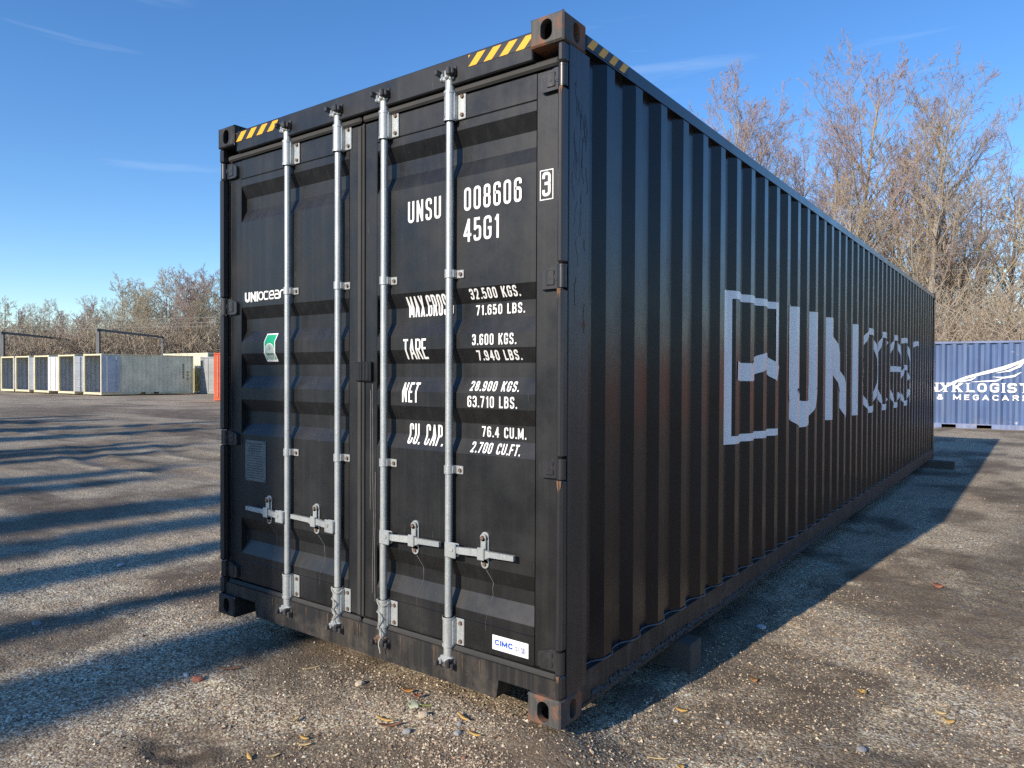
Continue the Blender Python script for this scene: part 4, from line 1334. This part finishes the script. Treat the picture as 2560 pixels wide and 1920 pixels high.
def grow_tree(seed, H, r0, fork=.3, limbs=14, up=.55, spread=.75, lvl=(8, 7, 5), twig=.012, lean=(0, 0), seglen=1.0):
    """returns trunk and crown segments: arrays of p0, p1, r0, r1"""
    rg = random.Random(seed)
    trunk, crown = [], []
    def walk(p, d, length, r, n, wob, pull, store):
        pts = [(p.copy(), d.copy(), r)]
        for i in range(n):
            d = (d + Vector((rg.gauss(0, wob), rg.gauss(0, wob), rg.gauss(0, wob)*.6 + pull))).normalized()
            q = p + d*length/n; rr_ = max(twig*.55, r*(1 - .85*(i+1)/n))
            store.append((p.copy(), q.copy(), pts[-1][2], rr_)); p = q; pts.append((p.copy(), d.copy(), rr_))
        return pts
    def child_dir(d, ang):
        a = d.orthogonal().normalized(); b = d.cross(a); t = rg.uniform(0, 2*math.pi)
        return (d*math.cos(ang) + (a*math.cos(t) + b*math.sin(t))*math.sin(ang)).normalized()
    def branch(p, d, length, r, level):
        store = trunk if level == 0 else crown
        pts = walk(p, d, length, r, (5, 4, 3, 2)[min(level, 3)], (.10, .15, .2, .26)[min(level, 3)], up*.10, store)
        if level >= len(lvl): return
        k = lvl[level]
        for i in range(k):
            t = .18 + .82*(i + rg.random())/k; j = min(len(pts)-2, int(t*(len(pts)-1)))
            f = t*(len(pts)-1) - j; q = pts[j][0].lerp(pts[j+1][0], min(1, f))
            cd = child_dir(pts[j][1], rg.uniform(.35, .95)*spread + .1)
            cd = (cd + Vector((0, 0, up*.35))).normalized()
            branch(q, cd, length*rg.uniform(.28, .52)*(1.15 - .5*t), max(twig*.6, pts[j][2]*.5), level+1)
    tp = walk(Vector((0, 0, -.3)), Vector((lean[0], lean[1], 1)).normalized(), H*.92, r0, 9, .05, .12, trunk)
    for i in range(limbs):
        t = fork + (1-fork)*(i + rg.random()*.8)/limbs; j = min(len(tp)-2, int(t*(len(tp)-1)))
        q = tp[j][0].lerp(tp[j+1][0], t*(len(tp)-1) - j)
        ang = spread*(1.05 - .45*t)*rg.uniform(.75, 1.15)
        d = child_dir(tp[j][1], ang); d = (d + Vector((0, 0, up*.5))).normalized()
        branch(q, d, H*(.50 - .30*(t-fork)/(1-fork))*rg.uniform(.7, 1.1), r0*(.44 - .32*t), 0)
    return trunk, crown
def segs_mesh(name, segs, n):
    P0 = np.array([s[0] for s in segs]); P1 = np.array([s[1] for s in segs])
    R0 = np.array([s[2] for s in segs]); R1 = np.array([s[3] for s in segs])
    D = P1-P0; D /= np.linalg.norm(D, axis=1, keepdims=True) + 1e-9
    ref = np.where(np.abs(D[:, 2:3]) < .8, np.array([[0, 0, 1.]]), np.array([[1., 0, 0]]))
    A = np.cross(D, ref); A /= np.linalg.norm(A, axis=1, keepdims=True); B = np.cross(D, A)
    a = np.arange(n)*2*np.pi/n
    off = A[:, None]*np.cos(a)[None, :, None] + B[:, None]*np.sin(a)[None, :, None]
    V = np.concatenate([P0[:, None] + off*R0[:, None, None], P1[:, None] + off*R1[:, None, None]], 1).reshape(-1, 3)
    i = np.arange(n); q = np.stack([i, (i+1) % n, n+(i+1) % n, n+i], 1)
    F = (np.arange(len(segs))[:, None, None]*2*n + q[None]).reshape(-1, 4)
    return np_mesh(name, V, F, 4, True)
def make_tree(seed, H, r0, mats, **k):
    tr, cr = grow_tree(seed, H, r0, **k)
    t = empty('bare_tree')
    link('trunk', segs_mesh('trunk', tr, 6), mats[0], t)
    link('crown', segs_mesh('crown', cr, 3), mats[1], t)
    return t
def place(t, x, y, label, group, s=1.0, rz=0.0, dz=0.0):
    t.location = (x, y, gz(x, y)+dz); t.rotation_euler = (0, 0, rz); t.scale = (s, s, s)
    tag(t, label, 'tree', group)

GR = 'tall bare trees beyond the dark container'
big = [(101, 20.4, .24, (BARK_GREY, TWIG_RED), (-15.4, 45.0), dict(fork=.16, limbs=25, up=.40, spread=.78, lvl=(8, 7, 6), twig=.0135), 'reddish twigged bare tree rising behind the roof edge, leftmost of the tall trees'),
       (102, 21.2, .27, (BARK_TAN, TWIG_RED), (-9.6, 49.0), dict(fork=.15, limbs=26, up=.36, spread=.92, lvl=(8, 8, 6), twig=.0135, lean=(.09, 0)), 'tallest bare tree, reddish crown leaning right, behind the middle of the roof edge'),
       (103, 16.8, .27, (BARK_GREY, TWIG_TAN), (-4.0, 47.5), dict(fork=.16, limbs=24, up=.42, spread=.86, lvl=(8, 7, 6), twig=.0135), 'bare tree with upright grey branches above the far end of the dark container'),
       (104, 10.6, .20, (BARK_GREY, TWIG_GREY), (.7, 41.0), dict(fork=.3, limbs=13, up=.5, spread=.9, lvl=(6, 4, 4), twig=.022), 'small bare tree with thick sparse branches at the right picture edge'),
       (105, 15.0, .22, (BARK_TAN, TWIG_TAN), (-1.6, 53.0), dict(fork=.15, limbs=22, up=.4, spread=.8, lvl=(7, 7, 5), twig=.0105), 'tan bare tree behind the upright grey one, above the blue container')]
for sd, H, r0, mats, (x, y), k, lab in big:
    bt_ = make_tree(sd, H, r0, mats, **k)
    place(bt_, x, y, lab, GR)
    for xx, yy, ss, rz_, sd2, lab2 in ((-12.6, 51.5, .86, 2.1, 102, 'slender reddish bare tree between the two tallest ones'), (-17.6, 49.0, .9, 1.2, 101, 'hazy reddish bare tree lowest against the roof edge'),
                                       (-6.4, 53.0, 1.02, 3.0, 103, 'pale bare tree between the tallest tree and the upright grey one'), (-.2, 56.0, 1.0, 1.0, 105, 'tan bare tree farthest to the right behind the thicket'), (-8.0, 45.5, .78, 4.2, 103, 'lower pale bare tree in front of the tallest one'), (-19.5, 47.0, .80, 3.3, 102, 'leftmost bare tree top just clearing the roof edge'), (-14.0, 47.5, .92, 5.0, 101, 'reddish bare tree crowding the leftmost tall one'), (-10.9, 52.5, .93, 0.9, 101, 'dense reddish bare tree behind the tallest one'), (-2.6, 50.0, .95, 2.6, 102, 'spreading reddish bare tree behind the upright grey one'), (-5.2, 49.5, .90, 1.7, 105, 'tan bare tree crowding the upright grey one')):
        if sd2 == sd: place(copy_tree(bt_), xx, yy, lab2, GR, ss, rz_)
protos = [make_tree(201, 12, .17, (BARK_GREY, TWIG_TAN), fork=.15, limbs=19, up=.25, spread=.95, lvl=(7, 6, 5), twig=.021),
          make_tree(202, 12, .15, (BARK_TAN, TWIG_GREY), fork=.12, limbs=19, up=.3, spread=.95, lvl=(7, 6, 5), twig=.021),
          make_tree(203, 12, .16, (BARK_TAN, TWIG_RED), fork=.2, limbs=19, up=.35, spread=.85, lvl=(7, 6, 5), twig=.021),
          make_tree(204, 12, .18, (BARK_GREY, TWIG_GREY), fork=.25, limbs=18, up=.35, spread=.95, lvl=(7, 6, 5), twig=.021)]
used = [False]*4
def put(i, x, y, s, lab, group):
    t = protos[i] if not used[i] else copy_tree(protos[i]); used[i] = True
    place(t, x, y, lab, group, s, random.uniform(0, 6.28), -.2)
KIND = ['tan twigged', 'greenish twigged', 'reddish twigged', 'grey barked']
# wood on the left, rising to the right; rows at growing distance
rg = random.Random(77)
n = 0
for row, (dist, cnt) in enumerate(((97, 13), (105, 14), (115, 15), (127, 14))):
    for j in range(cnt):
        az = -79 + 27*(j + rg.uniform(.1, .9))/cnt
        d = dist + rg.uniform(-4, 4)
        x, y = CAM.x + d*math.sin(R(az)), CAM.y + d*math.cos(R(az))
        h = (8.6 + 4.4*max(0, min(1, (az+70)/10)))*rg.uniform(.82, 1.12)*(dist/96)**.5
        k = rg.choice((0, 1, 1, 2, 3, 0))
        put(k, x, y, (h - gz(x, y)*.75)/12, KIND[k] + ' bare tree in the wood behind the beige containers', 'trees of the wood behind the beige containers: ' + KIND[k]); n += 1
# two that stand out against the sky
for az, d, h, k, lab in ((-64.7, 97, 11.8, 3, 'bare tree standing out above the wood behind the second gantry'), (-60.5, 96, 13.2, 2, 'tallest bare tree of the wood, left of the dark container')):
    x, y = CAM.x + d*math.sin(R(az)), CAM.y + d*math.cos(R(az)); put(k, x, y, h/12, lab, 'taller trees of the wood on the left')
# wood on the right and behind
for row, (dist, cnt, a0, a1) in enumerate(((50, 9, -25, 14), (58, 11, -28, 25), (68, 11, -32, 40))):
    for j in range(cnt):
        az = a0 + (a1-a0)*(j + rg.uniform(.15, .85))/cnt; d = dist + rg.uniform(-3, 3)
        x, y = CAM.x + d*math.sin(R(az)), CAM.y + d*math.cos(R(az))
        if 68 < y < 82 and -12 < x < 13: continue
        k = rg.choice((0, 1, 2, 3)); h = rg.uniform(8.5, 13.0)
        put(k, x, y, h/12, KIND[k] + ' bare tree in the wood beyond the blue container', 'trees of the wood beyond the blue container: ' + KIND[k])
# trees seen only as reflections and shade on the right side of the yard
for j in range(9):
    az = 30 + j*11 + rg.uniform(-3, 3); d = rg.uniform(30, 42)
    x, y = CAM.x + d*math.sin(R(az)), CAM.y + d*math.cos(R(az)); k = j % 4
    put(k, x, y, rg.uniform(10, 14)/12, KIND[k] + ' bare tree along the right side of the yard, outside the picture', 'trees along the right side of the yard: ' + KIND[k])

def thicket(name, pts, hfun, n, r, mat, label, seed):
    """mass of crossing stems and vines along a line of points"""
    g = np.random.default_rng(seed); pts = np.array(pts)
    i = g.integers(0, len(pts)-1, n); t = g.random(n)
    base = pts[i]*(1-t)[:, None] + pts[i+1]*t[:, None]
    base = base + g.normal(0, 1, (n, 2))*np.array([2.0, 2.2])
    z = ground_h(base[:, 0], base[:, 1])
    H = hfun(base[:, 0], base[:, 1])*g.random(n)**.6
    segs_p = []; p = np.stack([base[:, 0], base[:, 1], z + H*g.uniform(0, .75, n)], 1)
    d = g.normal(0, 1, (n, 3))*np.array([.55, .55, .35]) + np.array([0, 0, .7]); d /= np.linalg.norm(d, axis=1, keepdims=True)
    L = g.uniform(.5, 1.9, n)
    out_ = []
    for k in range(2):
        q = p + d*(L/2)[:, None]; out_.append((p, q)); p = q
        d = d + g.normal(0, .30, (n, 3)); d /= np.linalg.norm(d, axis=1, keepdims=True)
    P0 = np.concatenate([a for a, b in out_]); P1 = np.concatenate([b for a, b in out_])
    rr_ = np.tile(r*g.uniform(.4, 1.4, n), 2)
    D = P1-P0; D /= np.linalg.norm(D, axis=1, keepdims=True)
    A = np.cross(D, np.array([.31, .57, .76])); A /= np.linalg.norm(A, axis=1, keepdims=True); B = np.cross(D, A)
    V = np.concatenate([P0[:, None] + o[:, None] for o in [np.zeros((len(P0), 3))]], 1)
    ang = np.arange(3)*2*np.pi/3
    off = A[:, None]*np.cos(ang)[None, :, None] + B[:, None]*np.sin(ang)[None, :, None]
    V = np.concatenate([P0[:, None] + off*rr_[:, None, None], P1[:, None] + off*rr_[:, None, None]*.8], 1).reshape(-1, 3)
    ii = np.arange(3); q = np.stack([ii, (ii+1) % 3, 3+(ii+1) % 3, 3+ii], 1)
    F = (np.arange(len(P0))[:, None, None]*6 + q[None]).reshape(-1, 4)
    tag(link(name, np_mesh(name, V, F, 4, True), mat), label, 'undergrowth', kind='stuff')
def pol(az, d): return (CAM.x + d*math.sin(R(az)), CAM.y + d*math.cos(R(az)))
thicket('thicket', [pol(a, 44 + 3*math.sin(a)) for a in range(-24, 12, 2)], lambda x, y: 4.6 + 3.4*sstep(-16, -4, x), 28000, .0115, TWIG_TAN, 'dense tan thicket of stems and vines behind the blue container', 5)
thicket('thicket', [pol(a, 95) for a in range(-80, -52, 2)], lambda x, y: 6.0 + 4.0*sstep(-92, -80, x), 20000, .026, TWIG_TAN, 'low tan undergrowth along the foot of the left wood', 6)
thicket('thicket', [pol(a, 112) for a in range(-80, -52, 2)], lambda x, y: 7.0 + 4.0*sstep(-105, -92, x), 15000, .036, TWIG_GREY, 'greyish undergrowth between the trees of the left wood', 8)

# ================================================================== evergreens behind the viewer: their shadows fall across the yard
NEEDLE = bark('evergreen_foliage', (.020,.040,.018), (.05,.085,.035))
def evergreen(seed, H, w, pw=.5):
    g = np.random.default_rng(seed); n = 9000
    t = 1 - g.random(n)**1.15*.96; t = np.clip(t, .03, 1)
    z = H*t; rad = w*(1-t)**pw + .04; a = g.random(n)*2*np.pi; rr_ = rad*np.sqrt(g.random(n))*(.75 + .35*np.sin(a*3 + z*2.1))
    P = np.stack([np.cos(a)*rr_, np.sin(a)*rr_, z], 1)
    d1 = g.normal(0, 1, (n, 3)); d1 /= np.linalg.norm(d1, axis=1, keepdims=True); d2 = np.cross(d1, g.normal(0, 1, (n, 3))); d2 /= np.linalg.norm(d2, axis=1, keepdims=True)
    s = g.uniform(.12, .24, n)[:, None]*(.6 + .4*(1-t))[:, None]
    V = np.stack([P-d1*s, P+d2*s*.45, P+d1*s, P-d2*s*.45], 1).reshape(-1, 3)
    F = np.arange(n*4).reshape(-1, 4)
    e = empty('evergreen_tree')
    link('crown', np_mesh('crown', V, F, 4), NEEDLE, e)
    MB().cyl((0, 0, -.3), (0, 0, H*.93), .16, .02, 8).build('trunk', BARK_GREY, e)
    return e
ev = [evergreen(1, 12, .30, .30), evergreen(2, 12, .95, .55), evergreen(3, 12, .62, .5)]
used_e = [False]*3
tanS = math.tan(SUN_EL); sx_, sy_ = math.sin(SUN_AZ), math.cos(SUN_AZ)
def caster(tipx, tipy, tipz, d, k, i):
    """evergreen whose top throws its shadow on the point (tipx, tipy, tipz), standing d metres towards the sun"""
    x, y = tipx + sx_*d, tipy + sy_*d
    e = ev[k] if not used_e[k] else copy_tree(ev[k]); used_e[k] = True
    g = gz(x, y); H = tipz + d*tanS - g
    e.location = (x, y, g); e.scale = (H/12, H/12, H/12); e.rotation_euler = (0, 0, i*1.3)
    tag(e, 'narrow dark evergreen behind the viewer, its shadow falling on the gravel', 'tree', 'evergreens behind the viewer')
caster(-2.12, .06, 1.55, 24, 0, 0)
caster(-2.30, .06, 1.42, 25, 0, 1)
caster(-3.28, .55, -.1, 23, 2, 1)
caster(-4.30, 2.2, -.1, 26, 1, 2)
rg = random.Random(9); x = -5.3; i = 3
while x > -26:
    caster(x, 2.0 + rg.uniform(-1.0, 4.0) - (x+5)*.36, -.1, 44 + rg.uniform(-6, 14), 1 + i % 2, i)
    x -= rg.choice((.8, 1.1, 1.5, 2.4)) + rg.uniform(0, .3); i += 1

# ================================================================== pebbles
def pebble_mat():
    M = Mat('pebbles')
    g = M.n.new('ShaderNodeNewGeometry')
    c = M.ramp(g.outputs['Random Per Island'], [(0, (0.063,0.047,0.035)), (.3, (0.200,0.152,0.106)), (.6, (0.411,0.316,0.217)), (.85, (0.674,0.537,0.381)), (.95, (0.857,0.768,0.578)), (.97, (0.499,0.282,0.156)), (1, (0.857,0.828,0.694))])
    c = M.mix(M.ramp(M.noise(120, 3, .6), [(.3, 0.0), (.7, .45)]), c, (0.250,0.186,0.125))
    M.set(c, .85, 0, .3); return M.m
PEB = pebble_mat()
def ico():
    p = (1+5**.5)/2
    V = np.array([(-1,p,0),(1,p,0),(-1,-p,0),(1,-p,0),(0,-1,p),(0,1,p),(0,-1,-p),(0,1,-p),(p,0,-1),(p,0,1),(-p,0,-1),(-p,0,1)], float); V /= np.linalg.norm(V[0])
    F = np.array([(0,11,5),(0,5,1),(0,1,7),(0,7,10),(0,10,11),(1,5,9),(5,11,4),(11,10,2),(10,7,6),(7,1,8),(3,9,4),(3,4,2),(3,2,6),(3,6,8),(3,8,9),(4,9,5),(2,4,11),(6,2,10),(8,6,7),(9,8,1)])
    return V, F
def pebbles(n, seed, lo, hi, rmax, name, label):
    g = np.random.default_rng(seed); V = np.array([(1,0,0),(0,1,0),(-1,0,0),(0,-1,0),(.25,.1,1),(-.1,.2,-1)], float); F = np.array([(0,1,4),(1,2,4),(2,3,4),(3,0,4),(1,0,5),(2,1,5),(3,2,5),(0,3,5)])
    ang = R(0) + g.random(n)*2*np.pi; rad = rmax*g.random(n)**.8
    x = -.2 + np.cos(ang)*rad*1.0; y = -.3 + np.sin(ang)*rad
    keep = (fbm(x*1.1 + 3, y*1.1 + 8) + g.normal(0, .07, n)) > .38
    keep &= ~((x > -2.5) & (x < .02) & (y > .25))
    keep &= ~((np.abs(x+1.3) < .22) & (np.abs(y+.84) < .14))
    x, y = x[keep], y[keep]; n = len(x)
    s = lo + (hi-lo)*g.random(n)**3.2
    z = ground_h(x, y) + s*g.uniform(-.15, .35, n)
    sc_ = s[:, None]*g.uniform(.65, 1.25, (n, 3))*np.array([1, 1, .72])
    jit = 1 + g.uniform(-.3, .3, (n, 6, 1))
    rot = g.random(n)*2*np.pi; c, sn = np.cos(rot), np.sin(rot)
    L = V[None]*jit*sc_[:, None, :]
    X = L[..., 0]*c[:, None] - L[..., 1]*sn[:, None]; Y = L[..., 0]*sn[:, None] + L[..., 1]*c[:, None]
    P = np.stack([X + x[:, None], Y + y[:, None], L[..., 2] + z[:, None]], -1).reshape(-1, 3)
    FF = (np.arange(n)[:, None, None]*6 + F[None]).reshape(-1, 3)
    tag(link(name, np_mesh(name, P, FF, 3, False), PEB), label, 'gravel', kind='stuff')
pebbles(105000, 31, .0028, .0088, 3.6, 'gravel', 'loose gravel strewn over the yard near the dark container')
pebbles(13000, 32, .005, .012, 9.0, 'gravel', 'scattered coarse gravel farther out in the yard')

# ================================================================== single stones, leaves and chips
STONE_M = {'pale': plain('pale_stone', (.52,.50,.46), .8, var=.12, scale=40), 'grey': plain('grey_stone', (.25,.25,.245), .8, var=.15, scale=40),
           'tan': plain('tan_stone', (.46,.38,.27), .8, var=.15, scale=40), 'dark': plain('dark_stone', (.09,.09,.095), .8, var=.15, scale=40),
           'red': plain('red_brick_bit', (.30,.12,.08), .85, var=.15, scale=40), 'white': plain('white_shard', (.48,.48,.47), .6, var=.06, scale=30)}
def stone(x, y, s, mat, label, flat=.6, seed=0, name='stone', cat='stone'):
    g = np.random.default_rng(seed+500); V, F = ico()
    # one subdivision for a rounder, chipped shape
    import bmesh
    me = np_mesh(name, V, F, 3, False)
    bm = bmesh.new(); bm.from_mesh(me)
    bmesh.ops.subdivide_edges(bm, edges=bm.edges, cuts=1, use_grid_fill=True, smooth=.4)
    k = g.uniform(.7, 1.3, 3)
    for v in bm.verts:
        q = 1 + g.uniform(-.12, .12); v.co = Vector((v.co.x*k[0]*q, v.co.y*k[1]*q, max(-.5, v.co.z)*flat*q))*s
    bm.to_mesh(me); bm.free()
    o = link(name, me, STONE_M[mat], None, (x, y, gz(x, y) + s*flat*.35)); o.rotation_euler = (g.uniform(-.2, .2), g.uniform(-.2, .2), g.uniform(0, 6.2))
    tag(o, label, cat)
stone(-.60, -.16, .020, 'tan', 'tan stone lying beside the bark strips near the corner casting', .7, 1)
stone(-.57, -.29, .022, 'grey', 'pale grey stone below the bark strips in front of the door', .6, 2)
stone(-.38, -.19, .020, 'grey', 'grey stone in front of the near corner casting', .6, 3)
stone(-.42, -.13, .017, 'grey', 'grey stone left of the near corner casting', .7, 4)
stone(-1.15, -.03, .022, 'tan', 'brown stone below the third locking bar', .7, 5)
stone(.21, .66, .014, 'white', 'small white stone at the edge of the container shadow', .7, 6)
stone(.41, .78, .013, 'grey', 'small grey stone on the sunlit gravel right of the shadow', .7, 7)
stone(.95, .87, .024, 'grey', 'grey stone with a dark shadow at the lower right', .6, 8)
stone(.62, .55, .010, 'dark', 'small dark stone at the lower right', .8, 9)
stone(.15, 2.09, .034, 'white', 'white shard lying in the shadow beside the dark container', .3, 10, 'shard', 'shard')
stone(-1.89, -.45, .026, 'red', 'red brick fragment on the gravel at the lower left', .7, 11, 'brick_fragment', 'brick')
stone(-2.0, -.45, .016, 'white', 'white stone beside the red brick fragment', .7, 12)
stone(-.25, -.30, .011, 'red', 'tiny red fragment at the bottom in front of the corner casting', .7, 13, 'brick_fragment', 'brick')
stone(-3.4, -.62, .026, 'grey', 'grey stone in the shadow band at the lower left', .5, 14)
stone(-4.4, .35, .040, 'pale', 'pale flat stone in the second shadow band on the left', .4, 15)

LEAF_M = {'orange': plain('orange_leaf', (.46,.21,.06), .8, var=.2, scale=60), 'pale': plain('pale_leaf', (.42,.44,.30), .7, var=.12, scale=60),
          'brown': plain('brown_bark', (.24,.115,.06), .85, var=.25, scale=70), 'straw': plain('straw', (.56,.42,.21), .8, var=.15, scale=60),
          'red': plain('red_leaf', (.36,.14,.08), .8, var=.15, scale=60), 'green': plain('green_blade', (.40,.42,.12), .7, var=.15, scale=60), 'ochre': plain('ochre_chip', (.55,.34,.10), .8, var=.15, scale=60)}
def flake(x, y, l, w, rz, mat, label, name, cat, curl=.2, tilt=0.0):
    mb = MB(); n = 8; vs = []; fs = []
    for k in (0, 1):
        for i in range(n+1):
            t = i/n; ww = w*math.sin(math.pi*min(1, max(.06, t*.94+.04)))**.7
            zz = curl*l*(t-.5)**2*2 + (.0 if k == 0 else .003)
            vs += [((t-.5)*l, -ww/2, zz + curl*w*.5), ((t-.5)*l, 0, zz), ((t-.5)*l, ww/2, zz + curl*w*.5)]
    m_ = 3*(n+1)
    for i in range(n):
        for j in range(2):
            a = 3*i+j; fs += [(a, a+1, a+4, a+3), (m_+a+1, m_+a, m_+a+3, m_+a+4)]
    for i in range(n): fs += [(3*i, 3*i+3, m_+3*i+3, m_+3*i), (3*i+2, m_+3*i+2, m_+3*i+5, 3*i+5)]
    fs += [(0, m_, m_+1, 1), (1, m_+1, m_+2, 2), (3*n, 3*n+1, m_+3*n+1, m_+3*n), (3*n+1, 3*n+2, m_+3*n+2, m_+3*n+1)]
    mb.add(vs, fs, True)
    o = mb.build(name, LEAF_M[mat], None, (x, y, gz(x, y)+.006)); o.rotation_euler = (tilt, tilt*.6, rz)
    tag(o, label, cat)
flake(-.70, -.12, .052, .040, .5, 'pale', 'pale greenish leaf standing on the gravel before the door sill', 'fallen_leaf', 'leaf', .3, .7)
flake(-.66, -.08, .065, .010, 1.1, 'green', 'yellow green grass blade next to the pale leaf', 'grass_blade', 'grass', .1, .5)
flake(-.66, -.30, .11, .020, 1.0, 'brown', 'longer brown bark strip before the corner casting', 'bark_strip', 'bark', .25, .1)
flake(-.72, -.27, .09, .016, .3, 'ochre', 'ochre bark strip beside the brown one', 'bark_strip', 'bark', .2, .1)
flake(-.44, -.08, .075, .016, -.2, 'ochre', 'ochre bark chip just left of the corner casting', 'bark_strip', 'bark', .2, .1)
flake(-.31, -.16, .060, .016, .2, 'ochre', 'orange bark chip in front of the corner casting', 'bark_strip', 'bark', .2, .1)
flake(-.85, .0, .060, .026, .6, 'orange', 'orange leaf just under the door sill', 'fallen_leaf', 'leaf', .3, .2)
flake(-.76, -.03, .045, .026, 1.2, 'red', 'reddish leaf below the orange one at the door sill', 'fallen_leaf', 'leaf', .3, .2)
flake(-1.52, -.03, .105, .012, 1.3, 'straw', 'straw coloured twig below the second locking bar', 'twig', 'twig', .1, .1)
flake(-1.08, -.46, .050, .018, 2.0, 'straw', 'straw chip left of the soil patch, upper of the bottom chips', 'wood_chip', 'wood chip', .2, .1)
flake(-.92, -.54, .050, .018, .2, 'ochre', 'ochre chip near the bottom edge, upper of a pair', 'wood_chip', 'wood chip', .2, .1)
flake(-.88, -.57, .060, .015, .8, 'straw', 'straw chip near the bottom edge, lower of a pair', 'wood_chip', 'wood chip', .2, .1)
flake(-1.0, -.745, .050, .018, -.3, 'ochre', 'ochre chip at the bottom edge near the scrape', 'wood_chip', 'wood chip', .2, .1)
flake(-.92, -.69, .055, .012, 1.2, 'straw', 'thin straw sliver at the bottom edge', 'wood_chip', 'wood chip', .2, .1)
flake(.19, .77, .062, .026, .2, 'ochre', 'ochre wood chip just outside the container shadow', 'wood_chip', 'wood chip', .2, .1)
flake(.93, 3.71, .08, .06, .4, 'red', 'red maple leaf on the gravel to the right', 'fallen_leaf', 'leaf', .3, .3)
flake(.84, 1.48, .05, .04, 1.4, 'ochre', 'ochre leaf in the middle of the sunlit gravel', 'fallen_leaf', 'leaf', .3, .2)
flake(.36, 1.30, .036, .03, .6, 'orange', 'small orange leaf near the timber block shadow', 'fallen_leaf', 'leaf', .3, .2)
flake(1.18, 1.46, .05, .028, .1, 'straw', 'straw coloured leaf at the right, upper of two', 'fallen_leaf', 'leaf', .3, .2)
flake(1.22, 1.38, .05, .03, .5, 'ochre', 'yellow ochre leaf at the right, lower of two', 'fallen_leaf', 'leaf', .3, .2)
flake(.39, .29, .034, .03, .9, 'ochre', 'pale orange leaf at the bottom edge right of the casting', 'fallen_leaf', 'leaf', .3, .2)
flake(.29, .29, .085, .005, .45, 'straw', 'thin straw stalk right of the corner casting', 'twig', 'twig', .05, .0)
flake(-1.88, -.28, .13, .016, .9, 'brown', 'grey brown sliver of wood at the edge of the first shadow band', 'wood_chip', 'wood chip', .1, .1)
